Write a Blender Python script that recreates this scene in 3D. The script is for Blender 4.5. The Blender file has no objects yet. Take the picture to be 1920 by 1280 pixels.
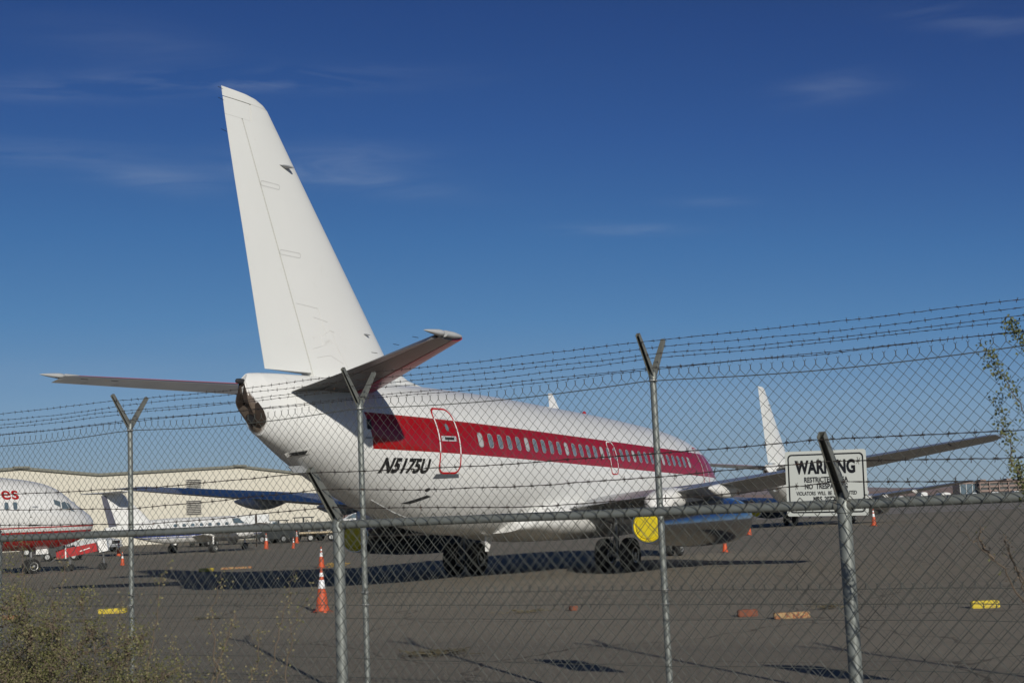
import bpy, bmesh, math, random
from mathutils import Vector, Matrix, noise
sc = bpy.context.scene
C = sc.collection
PI = math.pi
random.seed(7)
# ------------------------------------------------------------------ camera
F_PX, PITCH, ROLL, CAM_H = 2590.5, 0.1227, 0.0431, 1.9006
cam = bpy.data.cameras.new('camera')
cam.sensor_width = 36.0
cam.lens = F_PX/1920*36.0
cam.clip_start = 0.1; cam.clip_end = 60000
cam.dof.use_dof = True; cam.dof.focus_distance = 26.0; cam.dof.aperture_fstop = 10.0
camo = bpy.data.objects.new('camera', cam); C.objects.link(camo)
r0 = Vector((1,0,0)); u0 = Vector((0,-math.sin(PITCH),math.cos(PITCH))); f0 = Vector((0,math.cos(PITCH),math.sin(PITCH)))
cr, sr = math.cos(ROLL), math.sin(ROLL)
ex = cr*r0 - sr*u0; ey = sr*r0 + cr*u0
camo.matrix_world = Matrix(((ex.x,ey.x,-f0.x,0),(ex.y,ey.y,-f0.y,0),(ex.z,ey.z,-f0.z,CAM_H),(0,0,0,1)))
sc.camera = camo
# ------------------------------------------------------------------ world and sun
SUN_EL = 0.3233
SUN_AZ = math.atan2(0.322, -0.947)
w = bpy.data.worlds.new("World"); sc.world = w; w.use_nodes = True
nt = w.node_tree; N = nt.nodes; Lk = nt.links
bg = N['Background']; bg.inputs[1].default_value = 0.078
sky = N.new('ShaderNodeTexSky'); sky.sky_type = 'NISHITA'; sky.sun_disc = False
sky.sun_elevation = SUN_EL; sky.sun_rotation = SUN_AZ
sky.air_density = 1.0; sky.dust_density = 0.0; sky.ozone_density = 3.0; sky.altitude = 600
def cam_dir(px, py):
    dx, dy = px-960, py-640
    v = ex*dx - ey*dy + f0*F_PX
    return v.normalized()
tc = N.new('ShaderNodeTexCoord')
def wmath(op, a, b=None, clamp=False):
    n = N.new('ShaderNodeMath'); n.operation = op; n.use_clamp = clamp
    for i, v in enumerate((a, b)):
        if v is None: continue
        if hasattr(v, 'is_linked') or hasattr(v, 'links'): Lk.new(v, n.inputs[i])
        else: n.inputs[i].default_value = v
    return n.outputs[0]
def wdot(vec):
    n = N.new('ShaderNodeVectorMath'); n.operation = 'DOT_PRODUCT'
    Lk.new(tc.outputs['Generated'], n.inputs[0]); n.inputs[1].default_value = vec
    return n.outputs['Value']
# thin cirrus wisps: each one a stretched patch at its own bearing in the sky
mp = N.new('ShaderNodeMapping'); mp.inputs['Rotation'].default_value = (0, 0.10, 0)
mp.inputs['Scale'].default_value = (5.0, 5.0, 42.0)
Lk.new(tc.outputs['Generated'], mp.inputs[0])
nz = N.new('ShaderNodeTexNoise'); nz.inputs['Scale'].default_value = 1.6; nz.inputs['Detail'].default_value = 7
nz.inputs['Roughness'].default_value = 0.6; nz.inputs['Distortion'].default_value = 0.7
Lk.new(mp.outputs[0], nz.inputs['Vector'])
nv = wmath('MULTIPLY', wmath('SUBTRACT', nz.outputs['Fac'], 0.36), 3.2, True)
WISPS = [(330,158,330,20,.50,.03),(500,152,120,12,.4,.05),(620,300,150,26,.42,0.0),(640,338,170,18,.42,-.10),(310,340,90,20,.48,-.12),(60,290,160,26,.30,-.03),
         (1165,430,95,9,.55,.01),(1560,165,80,20,.36,.12),(1850,40,120,20,.32,-.10),(270,90,160,36,.16,-.2),(1320,378,70,8,.22,0),(430,630,80,10,.2,.2),
         (1250,760,420,34,.20,0),(1600,700,300,22,.14,.03),(100,700,300,30,.12,.0)]
tot = None
for px, py, sx, sy, amt, tilt in WISPS:
    d = cam_dir(px, py)
    h_ = ex*math.cos(tilt) + ey*math.sin(tilt)
    h_ = (h_ - d*h_.dot(d)).normalized(); v_ = d.cross(h_).normalized()
    a_ = wmath('MULTIPLY', wdot(h_), F_PX/sx); b_ = wmath('MULTIPLY', wdot(v_), F_PX/sy)
    q = wmath('ADD', wmath('MULTIPLY', a_, a_), wmath('MULTIPLY', b_, b_))
    g = wmath('MULTIPLY', wmath('EXPONENT', wmath('MULTIPLY', q, -0.8)), amt)
    g = wmath('MULTIPLY', wmath('MULTIPLY', g, .40), wmath('GREATER_THAN', wdot(d), 0.0))
    tot = g if tot is None else wmath('ADD', tot, g)
fac = wmath('MULTIPLY', tot, nv, True)
mx = N.new('ShaderNodeMix'); mx.data_type = 'RGBA'
# clear dry desert air: the sky's own gradient, deepened away from the horizon
spx = N.new('ShaderNodeSeparateColor'); Lk.new(sky.outputs[0], spx.inputs[0])
rampn = N.new('ShaderNodeValToRGB'); cr_ = rampn.color_ramp; k_ = 0.0728
def s2l(c): c /= 255.0; return c/12.92 if c < .04 else ((c+.055)/1.055)**2.4
STOPS = [(.030,(22,34,56)),(.070,(29,50,88)),(.104,(35,69,128)),(.139,(46,87,148)),(.191,(62,111,166)),(.258,(82,131,179)),(.384,(118,156,190)),(.583,(143,171,190)),(.70,(150,172,184)),(1.5,(205,198,184))]
while len(cr_.elements) < len(STOPS): cr_.elements.new(.5)
for e_, (p_, c_) in zip(cr_.elements, STOPS):
    e_.position = p_/1.6; e_.color = (s2l(c_[0]), s2l(c_[1]), s2l(c_[2]), 1)
Lk.new(wmath('MULTIPLY', spx.outputs[0], k_/1.6), rampn.inputs[0])
vsc = N.new('ShaderNodeVectorMath'); vsc.operation = 'SCALE'; Lk.new(rampn.outputs[0], vsc.inputs[0]); vsc.inputs['Scale'].default_value = 1/k_
Lk.new(fac, mx.inputs['Factor']); Lk.new(vsc.outputs[0], mx.inputs['A'])
mx.inputs['B'].default_value = (5.0, 6.0, 7.6, 1)
Lk.new(mx.outputs['Result'], bg.inputs[0])
sun = bpy.data.lights.new('sun', 'SUN'); sun.energy = 4.1; sun.angle = math.radians(0.53); sun.color = (1.0, 0.955, 0.865)
suno = bpy.data.objects.new('sun', sun); C.objects.link(suno)
sdir = Vector((0.322*math.cos(SUN_EL), -0.947*math.cos(SUN_EL), math.sin(SUN_EL))).normalized()
suno.rotation_euler = sdir.to_track_quat('Z', 'Y').to_euler()
suno.location = (0, 0, 60)
sc.view_settings.view_transform = 'Standard'; sc.view_settings.look = 'None'
sc.view_settings.exposure = -0.1; sc.view_settings.gamma = 1
# ------------------------------------------------------------------ helpers
def col4(c): return (c[0], c[1], c[2], 1)
def newmat(name):
    m = bpy.data.materials.new(name); m.use_nodes = True
    return m, m.node_tree, m.node_tree.nodes['Principled BSDF']
def sock(nt, n, i, v):
    if hasattr(v, 'links'): nt.links.new(v, n.inputs[i])
    else: n.inputs[i].default_value = v
def M_(nt, op, a, b=None, c=None, clamp=False):
    n = nt.nodes.new('ShaderNodeMath'); n.operation = op; n.use_clamp = clamp
    sock(nt, n, 0, a)
    if b is not None: sock(nt, n, 1, b)
    if c is not None: sock(nt, n, 2, c)
    return n.outputs[0]
def noise_(nt, vec, scale, detail=4, rough=.55, dist=0):
    n = nt.nodes.new('ShaderNodeTexNoise'); n.inputs['Scale'].default_value = scale
    n.inputs['Detail'].default_value = detail; n.inputs['Roughness'].default_value = rough; n.inputs['Distortion'].default_value = dist
    if vec is not None: nt.links.new(vec, n.inputs['Vector'])
    return n.outputs['Fac']
def mixc(nt, f, a, b):
    n = nt.nodes.new('ShaderNodeMix'); n.data_type = 'RGBA'
    sock(nt, n, 'Factor', f)
    for k, v in (('A', a), ('B', b)):
        if hasattr(v, 'links'): nt.links.new(v, n.inputs[k])
        else: n.inputs[k].default_value = col4(v)
    return n.outputs['Result']
def bump_(nt, h, strength, dist=.02):
    n = nt.nodes.new('ShaderNodeBump'); n.inputs['Strength'].default_value = strength; n.inputs['Distance'].default_value = dist
    nt.links.new(h, n.inputs['Height']); return n.outputs[0]
def pmat(name, c, rough=.5, metal=0.0, var=.12, vscale=3.0, bump=0.0, bscale=60, c2=None, t=.5, spec=.5, alt=None):
    m, nt, b = newmat(name)
    tcn = nt.nodes.new('ShaderNodeTexCoord'); ob = tcn.outputs['Object']
    n1 = noise_(nt, ob, vscale, 6, .6)
    lo = tuple(x*(1-var) for x in c); hi = tuple(min(1, x*(1+var)) for x in c)
    cc = mixc(nt, n1, lo, hi)
    if c2 is not None:
        n2 = noise_(nt, ob, vscale*2.3, 8, .7, .4)
        f = M_(nt, 'MULTIPLY', M_(nt, 'SUBTRACT', n2, t), 9.0, clamp=True)
        cc = mixc(nt, f, cc, c2)
    nt.links.new(cc, b.inputs['Base Color'])
    rr = M_(nt, 'ADD', rough-.06, M_(nt, 'MULTIPLY', n1, .12))
    nt.links.new(rr, b.inputs['Roughness'])
    b.inputs['Metallic'].default_value = metal
    b.inputs['Specular IOR Level'].default_value = spec
    if bump: nt.links.new(bump_(nt, noise_(nt, ob, bscale, 3), bump, .01), b.inputs['Normal'])
    return m
class MB:
    def __init__(s): s.v = []; s.f = []; s.mi = []; s.cur = 0
    def add(s, vs, fs):
        o = len(s.v); s.v += [tuple(p) for p in vs]
        s.f += [tuple(i+o for i in f) for f in fs]; s.mi += [s.cur]*len(fs)
        return s
    def box(s, c, d, rot=None, taper=1.0):
        vs = []
        for z in (-.5, .5):
            k = 1.0 if z < 0 else taper
            for x, y in ((-.5,-.5),(.5,-.5),(.5,.5),(-.5,.5)):
                p = Vector((x*d[0]*k, y*d[1]*k, z*d[2]))
                if rot: p = rot @ p
                vs.append(p + Vector(c))
        return s.add(vs, [(0,3,2,1),(4,5,6,7),(0,1,5,4),(1,2,6,5),(2,3,7,6),(3,0,4,7)])
    def tube(s, pts, r, n=8, cap=True, closed=False):
        pts = [Vector(p) for p in pts]; m = len(pts)
        rs = r if isinstance(r, (list, tuple)) else [r]*m
        vs = []; prev = None
        for i, p in enumerate(pts):
            a = pts[max(0, i-1)]; b = pts[min(m-1, i+1)]
            t = (b-a)
            t = t.normalized() if t.length > 1e-9 else Vector((0,0,1))
            if prev is None:
                up = Vector((0,0,1)) if abs(t.z) < .9 else Vector((0,1,0))
                x = t.cross(up).normalized()
            else:
                x = (prev - t*prev.dot(t)); x = x.normalized() if x.length > 1e-6 else t.orthogonal().normalized()
            prev = x; y = t.cross(x)
            for k in range(n):
                an = 2*PI*k/n
                vs.append(p + (x*math.cos(an)+y*math.sin(an))*rs[i])
        fs = []
        for i in range(m-1):
            for k in range(n):
                fs.append((i*n+k, i*n+(k+1)%n, (i+1)*n+(k+1)%n, (i+1)*n+k))
        if cap: fs += [tuple(range(n))[::-1], tuple((m-1)*n+k for k in range(n))]
        return s.add(vs, fs)
    def lathe(s, o, ax, prof, n=32, cap=True):
        # prof: (distance along ax, radius)
        o = Vector(o); ax = Vector(ax).normalized(); x = ax.orthogonal().normalized(); y = ax.cross(x)
        vs = []
        for d, r in prof:
            for k in range(n):
                an = 2*PI*k/n; vs.append(o + ax*d + (x*math.cos(an)+y*math.sin(an))*r)
        fs = []
        for i in range(len(prof)-1):
            for k in range(n):
                fs.append((i*n+k, i*n+(k+1)%n, (i+1)*n+(k+1)%n, (i+1)*n+k))
        if cap: fs += [tuple(range(n))[::-1], tuple((len(prof)-1)*n+k for k in range(n))]
        return s.add(vs, fs)
    def rings(s, rings, cap=True):
        n = len(rings[0]); vs = [p for r in rings for p in r]; fs = []
        for i in range(len(rings)-1):
            for k in range(n):
                fs.append((i*n+k, i*n+(k+1)%n, (i+1)*n+(k+1)%n, (i+1)*n+k))
        if cap: fs += [tuple(range(n))[::-1], tuple((len(rings)-1)*n+k for k in range(n))]
        return s.add(vs, fs)
    def build(s, name, mats, parent=None, smooth=True, loc=None, angle=40, recalc=True):
        me = bpy.data.meshes.new(name)
        me.from_pydata(s.v, [], s.f)
        if not isinstance(mats, (list, tuple)): mats = [mats]
        for m in mats: me.materials.append(m)
        if len(mats) > 1:
            for p, i in zip(me.polygons, s.mi): p.material_index = i
        if recalc:
            bm = bmesh.new(); bm.from_mesh(me); bmesh.ops.recalc_face_normals(bm, faces=bm.faces); bm.to_mesh(me); bm.free()
        if smooth:
            for p in me.polygons: p.use_smooth = True
            me.set_sharp_from_angle(angle=math.radians(angle))
        me.update()
        o = bpy.data.objects.new(name, me); C.objects.link(o)
        if parent is not None: o.parent = parent
        if loc is not None: o.location = loc
        return o
def tag(o, label=None, cat=None, group=None, kind=None):
    if label: o['label'] = label
    if cat: o['category'] = cat
    if group: o['group'] = group
    if kind: o['kind'] = kind
    return o
def thing(name, label, cat, loc=(0,0,0), rz=0.0, group=None):
    o = bpy.data.objects.new(name, None); C.objects.link(o); o.empty_display_size = .3
    o.location = loc; o.rotation_euler = (0, 0, rz)
    return tag(o, label, cat, group)
def copy_tree(o, parent=None):
    kids = list(o.children); c = o.copy(); C.objects.link(c)
    if parent is not None: c.parent = parent
    for k in kids: copy_tree(k, c)
    return c
def lerp(a, b, t): return a+(b-a)*t
def smooth01(t): t = max(0, min(1, t)); return t*t*(3-2*t)
def gz(x, y):
    return -0.42*smooth01((y-66)/60)*smooth01((x+4)/20)
# ------------------------------------------------------------------ materials
def asphalt_mat():
    m, nt, b = newmat('asphalt')
    g = nt.nodes.new('ShaderNodeNewGeometry'); P = g.outputs['Position']
    big = noise_(nt, P, .06, 6, .6); mid = noise_(nt, P, .9, 6, .65); fine = noise_(nt, P, 42, 3, .7); vf = noise_(nt, P, 160, 2, .6)
    mpn = nt.nodes.new('ShaderNodeMapping'); mpn.inputs['Scale'].default_value = (.05, .9, 1); mpn.inputs['Rotation'].default_value = (0,0,.14)
    nt.links.new(P, mpn.inputs[0]); streak = noise_(nt, mpn.outputs[0], 1.2, 5, .6)
    c = mixc(nt, big, (.195,.172,.136), (.268,.238,.190))
    c = mixc(nt, M_(nt, 'MULTIPLY', M_(nt, 'SUBTRACT', mid, .35), 1.0, clamp=True), c, (.315,.282,.226))
    c = mixc(nt, M_(nt, 'MULTIPLY', M_(nt, 'SUBTRACT', streak, .52), 2.2, clamp=True), c, (.158,.140,.113))
    spk = M_(nt, 'MULTIPLY', M_(nt, 'SUBTRACT', fine, .62), 7, clamp=True)
    c = mixc(nt, M_(nt, 'MULTIPLY', spk, .6), c, (.40,.36,.31))
    dk = M_(nt, 'MULTIPLY', M_(nt, 'SUBTRACT', .40, fine), 7, clamp=True)
    c = mixc(nt, M_(nt, 'MULTIPLY', dk, .65), c, (.035,.031,.028))
    vo = nt.nodes.new('ShaderNodeTexVoronoi'); vo.feature = 'DISTANCE_TO_EDGE'; vo.inputs['Scale'].default_value = .16; vo.inputs['Randomness'].default_value = .9
    wob = nt.nodes.new('ShaderNodeVectorMath'); wob.operation = 'ADD'; nt.links.new(P, wob.inputs[0])
    nn_ = nt.nodes.new('ShaderNodeTexNoise'); nn_.inputs['Scale'].default_value = .8; nn_.inputs['Detail'].default_value = 5; nt.links.new(P, nn_.inputs['Vector']); nt.links.new(nn_.outputs['Color'], wob.inputs[1]); nt.links.new(wob.outputs[0], vo.inputs['Vector'])
    crk = M_(nt, 'LESS_THAN', vo.outputs['Distance'], .0035)
    c = mixc(nt, M_(nt, 'MULTIPLY', crk, .55), c, (.05,.04,.03))
    st = noise_(nt, P, .35, 3, .5, .6)
    c = mixc(nt, M_(nt, 'MULTIPLY', M_(nt, 'SUBTRACT', st, .68), 5, clamp=True), c, (.115,.099,.078))
    nt.links.new(c, b.inputs['Base Color']); b.inputs['Roughness'].default_value = .92; b.inputs['Specular IOR Level'].default_value = .12
    hh = M_(nt, 'ADD', fine, M_(nt, 'MULTIPLY', vf, .5))
    nt.links.new(bump_(nt, hh, .5, .012), b.inputs['Normal'])
    return m
ASPH = asphalt_mat()
def white_body(name, stripe):
    # white paint with a painted stripe by height and station (object space: y forward, z up; y = 4-a)
    m, nt, b = newmat(name)
    tcn = nt.nodes.new('ShaderNodeTexCoord'); ob = tcn.outputs['Object']
    sp = nt.nodes.new('ShaderNodeSeparateXYZ'); nt.links.new(ob, sp.inputs[0]); X, Y, Z = sp.outputs
    n1 = noise_(nt, ob, .8, 6, .6)
    c = mixc(nt, n1, (.70,.703,.682), (.785,.787,.77))
    mps = nt.nodes.new('ShaderNodeMapping'); mps.inputs['Scale'].default_value = (1, 1.2, .25); nt.links.new(ob, mps.inputs[0])
    n2 = noise_(nt, mps.outputs[0], 2.5, 7, .7)
    belly = M_(nt, 'MULTIPLY', M_(nt, 'SUBTRACT', 2.3, Z), .55, clamp=True)
    dirt = M_(nt, 'MULTIPLY', M_(nt, 'MULTIPLY', M_(nt, 'SUBTRACT', n2, .3), 2.0, clamp=True), M_(nt, 'ADD', .10, M_(nt, 'MULTIPLY', belly, .45)))
    c = mixc(nt, dirt, c, (.36,.33,.28))
    rough = .28
    if stripe == 'red_band':
        fwd = M_(nt, 'MULTIPLY', M_(nt, 'ADD', Y, 11.4), 1.0)     # distance ahead of station 15.4
        top = M_(nt, 'SUBTRACT', 4.06, M_(nt, 'MULTIPLY', fwd, .030))
        bot = M_(nt, 'SUBTRACT', 3.20, M_(nt, 'MULTIPLY', fwd, .030))
        inz = M_(nt, 'MULTIPLY', M_(nt, 'LESS_THAN', Z, top), M_(nt, 'GREATER_THAN', Z, bot))
        aft = M_(nt, 'ADD', -22.27, M_(nt, 'MULTIPLY', M_(nt, 'SUBTRACT', 3.57, Z), .30))
        iny = M_(nt, 'MULTIPLY', M_(nt, 'GREATER_THAN', Y, aft), M_(nt, 'LESS_THAN', Y, 3.0))
        mask = M_(nt, 'MULTIPLY', inz, iny)
        redc = mixc(nt, n2, (.25,.003,.0045), (.33,.005,.0065))
        c = mixc(nt, mask, c, redc)
        # brown exhaust soot round the very end of the tail cone
        hi_ = M_(nt, 'MULTIPLY', M_(nt, 'SUBTRACT', Z, 4.16), 1.6, clamp=True)
        lim = M_(nt, 'ADD', 25.03, M_(nt, 'MULTIPLY', hi_, .48))
        soot = M_(nt, 'MULTIPLY', M_(nt, 'SUBTRACT', M_(nt, 'SUBTRACT', M_(nt, 'MULTIPLY', Y, -1.0), lim), M_(nt, 'MULTIPLY', M_(nt, 'SUBTRACT', n2, .5), .25)), 14, clamp=True)
        c = mixc(nt, M_(nt, 'MULTIPLY', soot, .92), c, mixc(nt, n1, (.060,.032,.015), (.10,.062,.034)))
    elif stripe == 'red_belly':
        mask = M_(nt, 'LESS_THAN', Z, 1.95)
        ln = M_(nt, 'MULTIPLY', M_(nt, 'LESS_THAN', Z, 2.17), M_(nt, 'GREATER_THAN', Z, 2.11))
        c = mixc(nt, M_(nt, 'MAXIMUM', mask, ln), c, (.38,.008,.010))
        c = mixc(nt, M_(nt, 'MULTIPLY', dirt, .5), c, (.2,.05,.04))
    elif stripe == 'blue_lines':
        a1 = M_(nt, 'MULTIPLY', M_(nt, 'LESS_THAN', Z, 1.42), M_(nt, 'GREATER_THAN', Z, 1.24))
        a2 = M_(nt, 'MULTIPLY', M_(nt, 'LESS_THAN', Z, 1.18), M_(nt, 'GREATER_THAN', Z, 1.12))
        c = mixc(nt, M_(nt, 'MAXIMUM', a1, a2), c, (.03,.06,.26))
    wv0 = M_(nt, 'FRACT', M_(nt, 'MULTIPLY', Y, 1/1.524)); jl = M_(nt, 'LESS_THAN', wv0, .011)
    hl = M_(nt, 'LESS_THAN', M_(nt, 'FRACT', M_(nt, 'MULTIPLY', M_(nt, 'ADD', Z, M_(nt, 'MULTIPLY', Y, .028)), 1/.93)), .011)
    c = mixc(nt, M_(nt, 'MULTIPLY', M_(nt, 'MAXIMUM', jl, hl), .22), c, (.22,.20,.17))
    mpv = nt.nodes.new('ShaderNodeMapping'); mpv.inputs['Scale'].default_value = (1, 5.0, .35); nt.links.new(ob, mpv.inputs[0])
    n4 = noise_(nt, mpv.outputs[0], 1.6, 6, .65)
    c = mixc(nt, M_(nt, 'MULTIPLY', M_(nt, 'MULTIPLY', M_(nt, 'SUBTRACT', n4, .54), 3.0, clamp=True), .16), c, (.33,.30,.25))
    nt.links.new(c, b.inputs['Base Color'])
    b.inputs['Roughness'].default_value = rough
    b.inputs['Coat Weight'].default_value = .12; b.inputs['Coat Roughness'].default_value = .08
    # skin panel joints every half metre, very shallow
    wv = M_(nt, 'FRACT', M_(nt, 'MULTIPLY', Y, 1/1.524))
    gro = M_(nt, 'LESS_THAN', wv, .012)
    hgt = M_(nt, 'ADD', M_(nt, 'MULTIPLY', gro, -1.0), M_(nt, 'MULTIPLY', noise_(nt, ob, 1.3, 2), .8))
    nt.links.new(bump_(nt, hgt, .25, .006), b.inputs['Normal'])
    return m
W_RED = white_body('airliner_white_red_band', 'red_band')
W_BELLY = white_body('airliner_white_red_belly', 'red_belly')
W_BLUE = white_body('turboprop_white_blue_lines', 'blue_lines')
WHITE = pmat('white_paint', (.76,.755,.73), .3, var=.05, vscale=1.0, c2=(.60,.585,.55), t=.60)
FINW = pmat('fin_white_paint', (.715,.72,.69), .32, var=.045, vscale=.7, c2=(.60,.595,.55), t=.63)
GREYP = pmat('grey_paint', (.30,.31,.32), .45, var=.08)
LTGREY = pmat('light_grey_paint', (.46,.47,.47), .4, var=.06)
DARKG = pmat('dark_gap', (.02,.02,.022), .7)
SOOT = pmat('exhaust_soot', (.022,.013,.008), .8, var=.5, vscale=7, c2=(.055,.036,.022), t=.60)
BLACKP = pmat('black_paint', (.012,.012,.013), .45)
RED = pmat('red_paint', (.38,.006,.007), .35, var=.06)
YELLOW = pmat('yellow_cover', (.66,.52,.012), .6, var=.16, vscale=3, bump=.5, bscale=9, c2=(.50,.38,.02), t=.58)
RUBBER = pmat('tyre_rubber', (.012,.012,.012), .85, var=.3, vscale=9)
HUB = pmat('wheel_hub', (.45,.45,.43), .4, .4)
STEEL = pmat('gear_steel', (.20,.20,.20), .4, .6)
GLASS = pmat('window_glass', (.10,.14,.17), .10, .0, var=.3, vscale=2)
PANE = pmat('cabin_window_pane', (.15,.19,.215), .15, .0, var=.35, vscale=4)
PANED = pmat('cabin_window_blind_down', (.42,.43,.42), .3, var=.15, vscale=4)
WFRAME = pmat('window_trim', (.36,.36,.35), .35, .2)
ALU = pmat('bare_aluminium', (.46,.465,.48), .38, .82, var=.10, vscale=1.3, bump=.06, bscale=1.2)
ALUD = pmat('dull_aluminium_skin', (.33,.325,.315), .45, .75, var=.22, vscale=1.7, c2=(.16,.15,.135), t=.58)
TAILG = pmat('grey_tailplane_skin', (.18,.175,.16), .42, .25, var=.25, vscale=1.4, c2=(.20,.17,.14), t=.56)
NAC = pmat('polished_nacelle', (.44,.44,.44), .17, 1.0, var=.10, vscale=1.2, c2=(.30,.29,.27), t=.56, bump=.08, bscale=1.6)
GALV = pmat('galvanised_post', (.205,.22,.205), .5, .35, var=.2, vscale=14, c2=(.25,.20,.15), t=.66)
GALVR = pmat('galvanised_arm_rusty', (.17,.175,.155), .55, .3, var=.25, vscale=16, c2=(.22,.11,.05), t=.60)
WIREL = pmat('galvanised_wire_lower', (.115,.12,.11), .5, .35, var=.4, vscale=3, c2=(.08,.05,.03), t=.62)
WIRE = pmat('galvanised_wire', (.085,.09,.08), .55, .25, var=.4, vscale=3, c2=(.08,.05,.03), t=.62)
BARB = pmat('rusty_barbed_wire', (.055,.047,.042), .65, .3, var=.4, vscale=5, c2=(.10,.045,.022), t=.58)
SIGNW = pmat('sign_white', (.60,.62,.57), .5, var=.05, vscale=5, c2=(.53,.53,.47), t=.64)
ORANGE = pmat('cone_orange', (.50,.075,.02), .6, var=.25, vscale=9, c2=(.30,.06,.03), t=.62)
REFL = pmat('cone_white_collar', (.74,.74,.74), .4, var=.06)
CREAM = None
def cream_mat():
    m, nt, b = newmat('cream_metal_cladding')
    tcn = nt.nodes.new('ShaderNodeTexCoord'); ob = tcn.outputs['Object']
    sp = nt.nodes.new('ShaderNodeSeparateXYZ'); nt.links.new(ob, sp.inputs[0])
    n1 = noise_(nt, ob, .12, 5, .6)
    mps = nt.nodes.new('ShaderNodeMapping'); mps.inputs['Scale'].default_value = (3, 3, .2); nt.links.new(ob, mps.inputs[0])
    n2 = noise_(nt, mps.outputs[0], .8, 5, .6)
    c = mixc(nt, n1, (.60,.565,.465), (.69,.65,.55))
    c = mixc(nt, M_(nt, 'MULTIPLY', M_(nt, 'SUBTRACT', n2, .5), 1.2, clamp=True), c, (.54,.50,.40))
    nt.links.new(c, b.inputs['Base Color']); b.inputs['Roughness'].default_value = .6
    fr = M_(nt, 'FRACT', M_(nt, 'MULTIPLY', sp.outputs[0], 1.6))
    nt.links.new(bump_(nt, M_(nt, 'GREATER_THAN', fr, .5), .35, .04), b.inputs['Normal'])
    return m
CREAM = cream_mat()
# ------------------------------------------------------------------ the setting
def sheet(name, xs, ys, zf, mat, kind='structure'):
    mb = MB(); nx = len(xs)
    vs = [(x, y, zf(x, y)) for y in ys for x in xs]
    fs = [(j*nx+i, j*nx+i+1, (j+1)*nx+i+1, (j+1)*nx+i) for j in range(len(ys)-1) for i in range(nx-1)]
    mb.add(vs, fs); o = mb.build(name, mat, recalc=False); o['kind'] = kind; return o
xs = [-16000,-9000,-5000,-2500,-1200,-600,-300,-160,-90,-60,-45,-30]+[-20+2*i for i in range(31)]+[50,70,100,140,200,300,600,1200,2500,5000,9000,16000]
ys = [-300,-120,-40]+[-10+4*i for i in range(46)]+[185,200,240,300,400,600,1000,1600,3000,5000,8000,13000,20000]
DESERT = pmat('desert_ground', (.23,.165,.115), .95, var=.25, vscale=.01)
sheet('ground', xs, ys, lambda x, y: gz(x, y)-.004 if y < 6000 else gz(x,y)-.004, DESERT)
def span(a, b, n): return [a+(b-a)*i/n for i in range(n+1)]
sheet('asphalt_apron', span(-90, 200, 116), span(-12, 176, 94), gz, ASPH)
def concrete_mat():
    m, nt, b = newmat('pale_concrete')
    g = nt.nodes.new('ShaderNodeNewGeometry'); P = g.outputs['Position']
    sp = nt.nodes.new('ShaderNodeSeparateXYZ'); nt.links.new(P, sp.inputs[0])
    c = mixc(nt, noise_(nt, P, .05, 5, .6), (.22,.20,.18), (.31,.285,.25))
    j = M_(nt, 'LESS_THAN', M_(nt, 'FRACT', M_(nt, 'MULTIPLY', sp.outputs[1], .035)), .05)
    c = mixc(nt, M_(nt, 'MULTIPLY', j, .7), c, (.09,.08,.075))
    nt.links.new(c, b.inputs['Base Color']); b.inputs['Roughness'].default_value = .9; b.inputs['Specular IOR Level'].default_value = .1
    return m
CONC = concrete_mat()
sheet('concrete_taxiway', span(-300, 900, 60), span(176.01, 520, 20), lambda x, y: gz(x, y)+.02, CONC)
# mountains on the horizon
def ridge(name, x0, x1, y, prof, depth, mat, seed, n=140, rough=1.0):
    mb = MB(); rows = 9; vs = []
    for j in range(rows):
        t = j/(rows-1); yy = y + (t-.35)*depth
        env = max(0, 1-abs(t-.5)*2)**.8
        for i in range(n+1):
            x = lerp(x0, x1, i/n); s = (i/n)
            k = s*(len(prof)-1); q = int(min(k, len(prof)-2)); base = lerp(prof[q], prof[q+1], smooth01(k-q))
            nn = noise.fractal(Vector((x/1700+seed, yy/1700, seed)), 1.0, 2.1, 6)
            vs.append((x + noise.noise(Vector((x/500, yy/500, seed)))*200, yy, -8 + max(0, base*(1+.45*nn*rough))*env))
    fs = [(j*(n+1)+i, j*(n+1)+i+1, (j+1)*(n+1)+i+1, (j+1)*(n+1)+i) for j in range(rows-1) for i in range(n)]
    mb.add(vs, fs); o = mb.build(name, mat, smooth=False, recalc=False); o['kind'] = 'structure'; return o
ROCK = pmat('desert_rock', (.30,.19,.14), .95, var=.35, vscale=.0012, c2=(.18,.12,.10), t=.55)
ROCK2 = pmat('far_desert_rock', (.24,.17,.15), .95, var=.35, vscale=.0008)
ridge('far_mountains', -2500, 9500, 15500, [40,50,60,90,120,110,150,170,150,120,140,150,165,220,150,110,80,60], 4200, ROCK2, 3.3)
ridge('near_hills', -3600, 4600, 7400, [20,20,20,30,30,30,30,50,60,55,45,40,30,25,20], 1800, ROCK, 8.1)
ridge('peak_behind_hangar', -1700, -150, 6200, [10,20,50,90,120,190,110,40], 1700, ROCK, 5.7, n=60)
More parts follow.
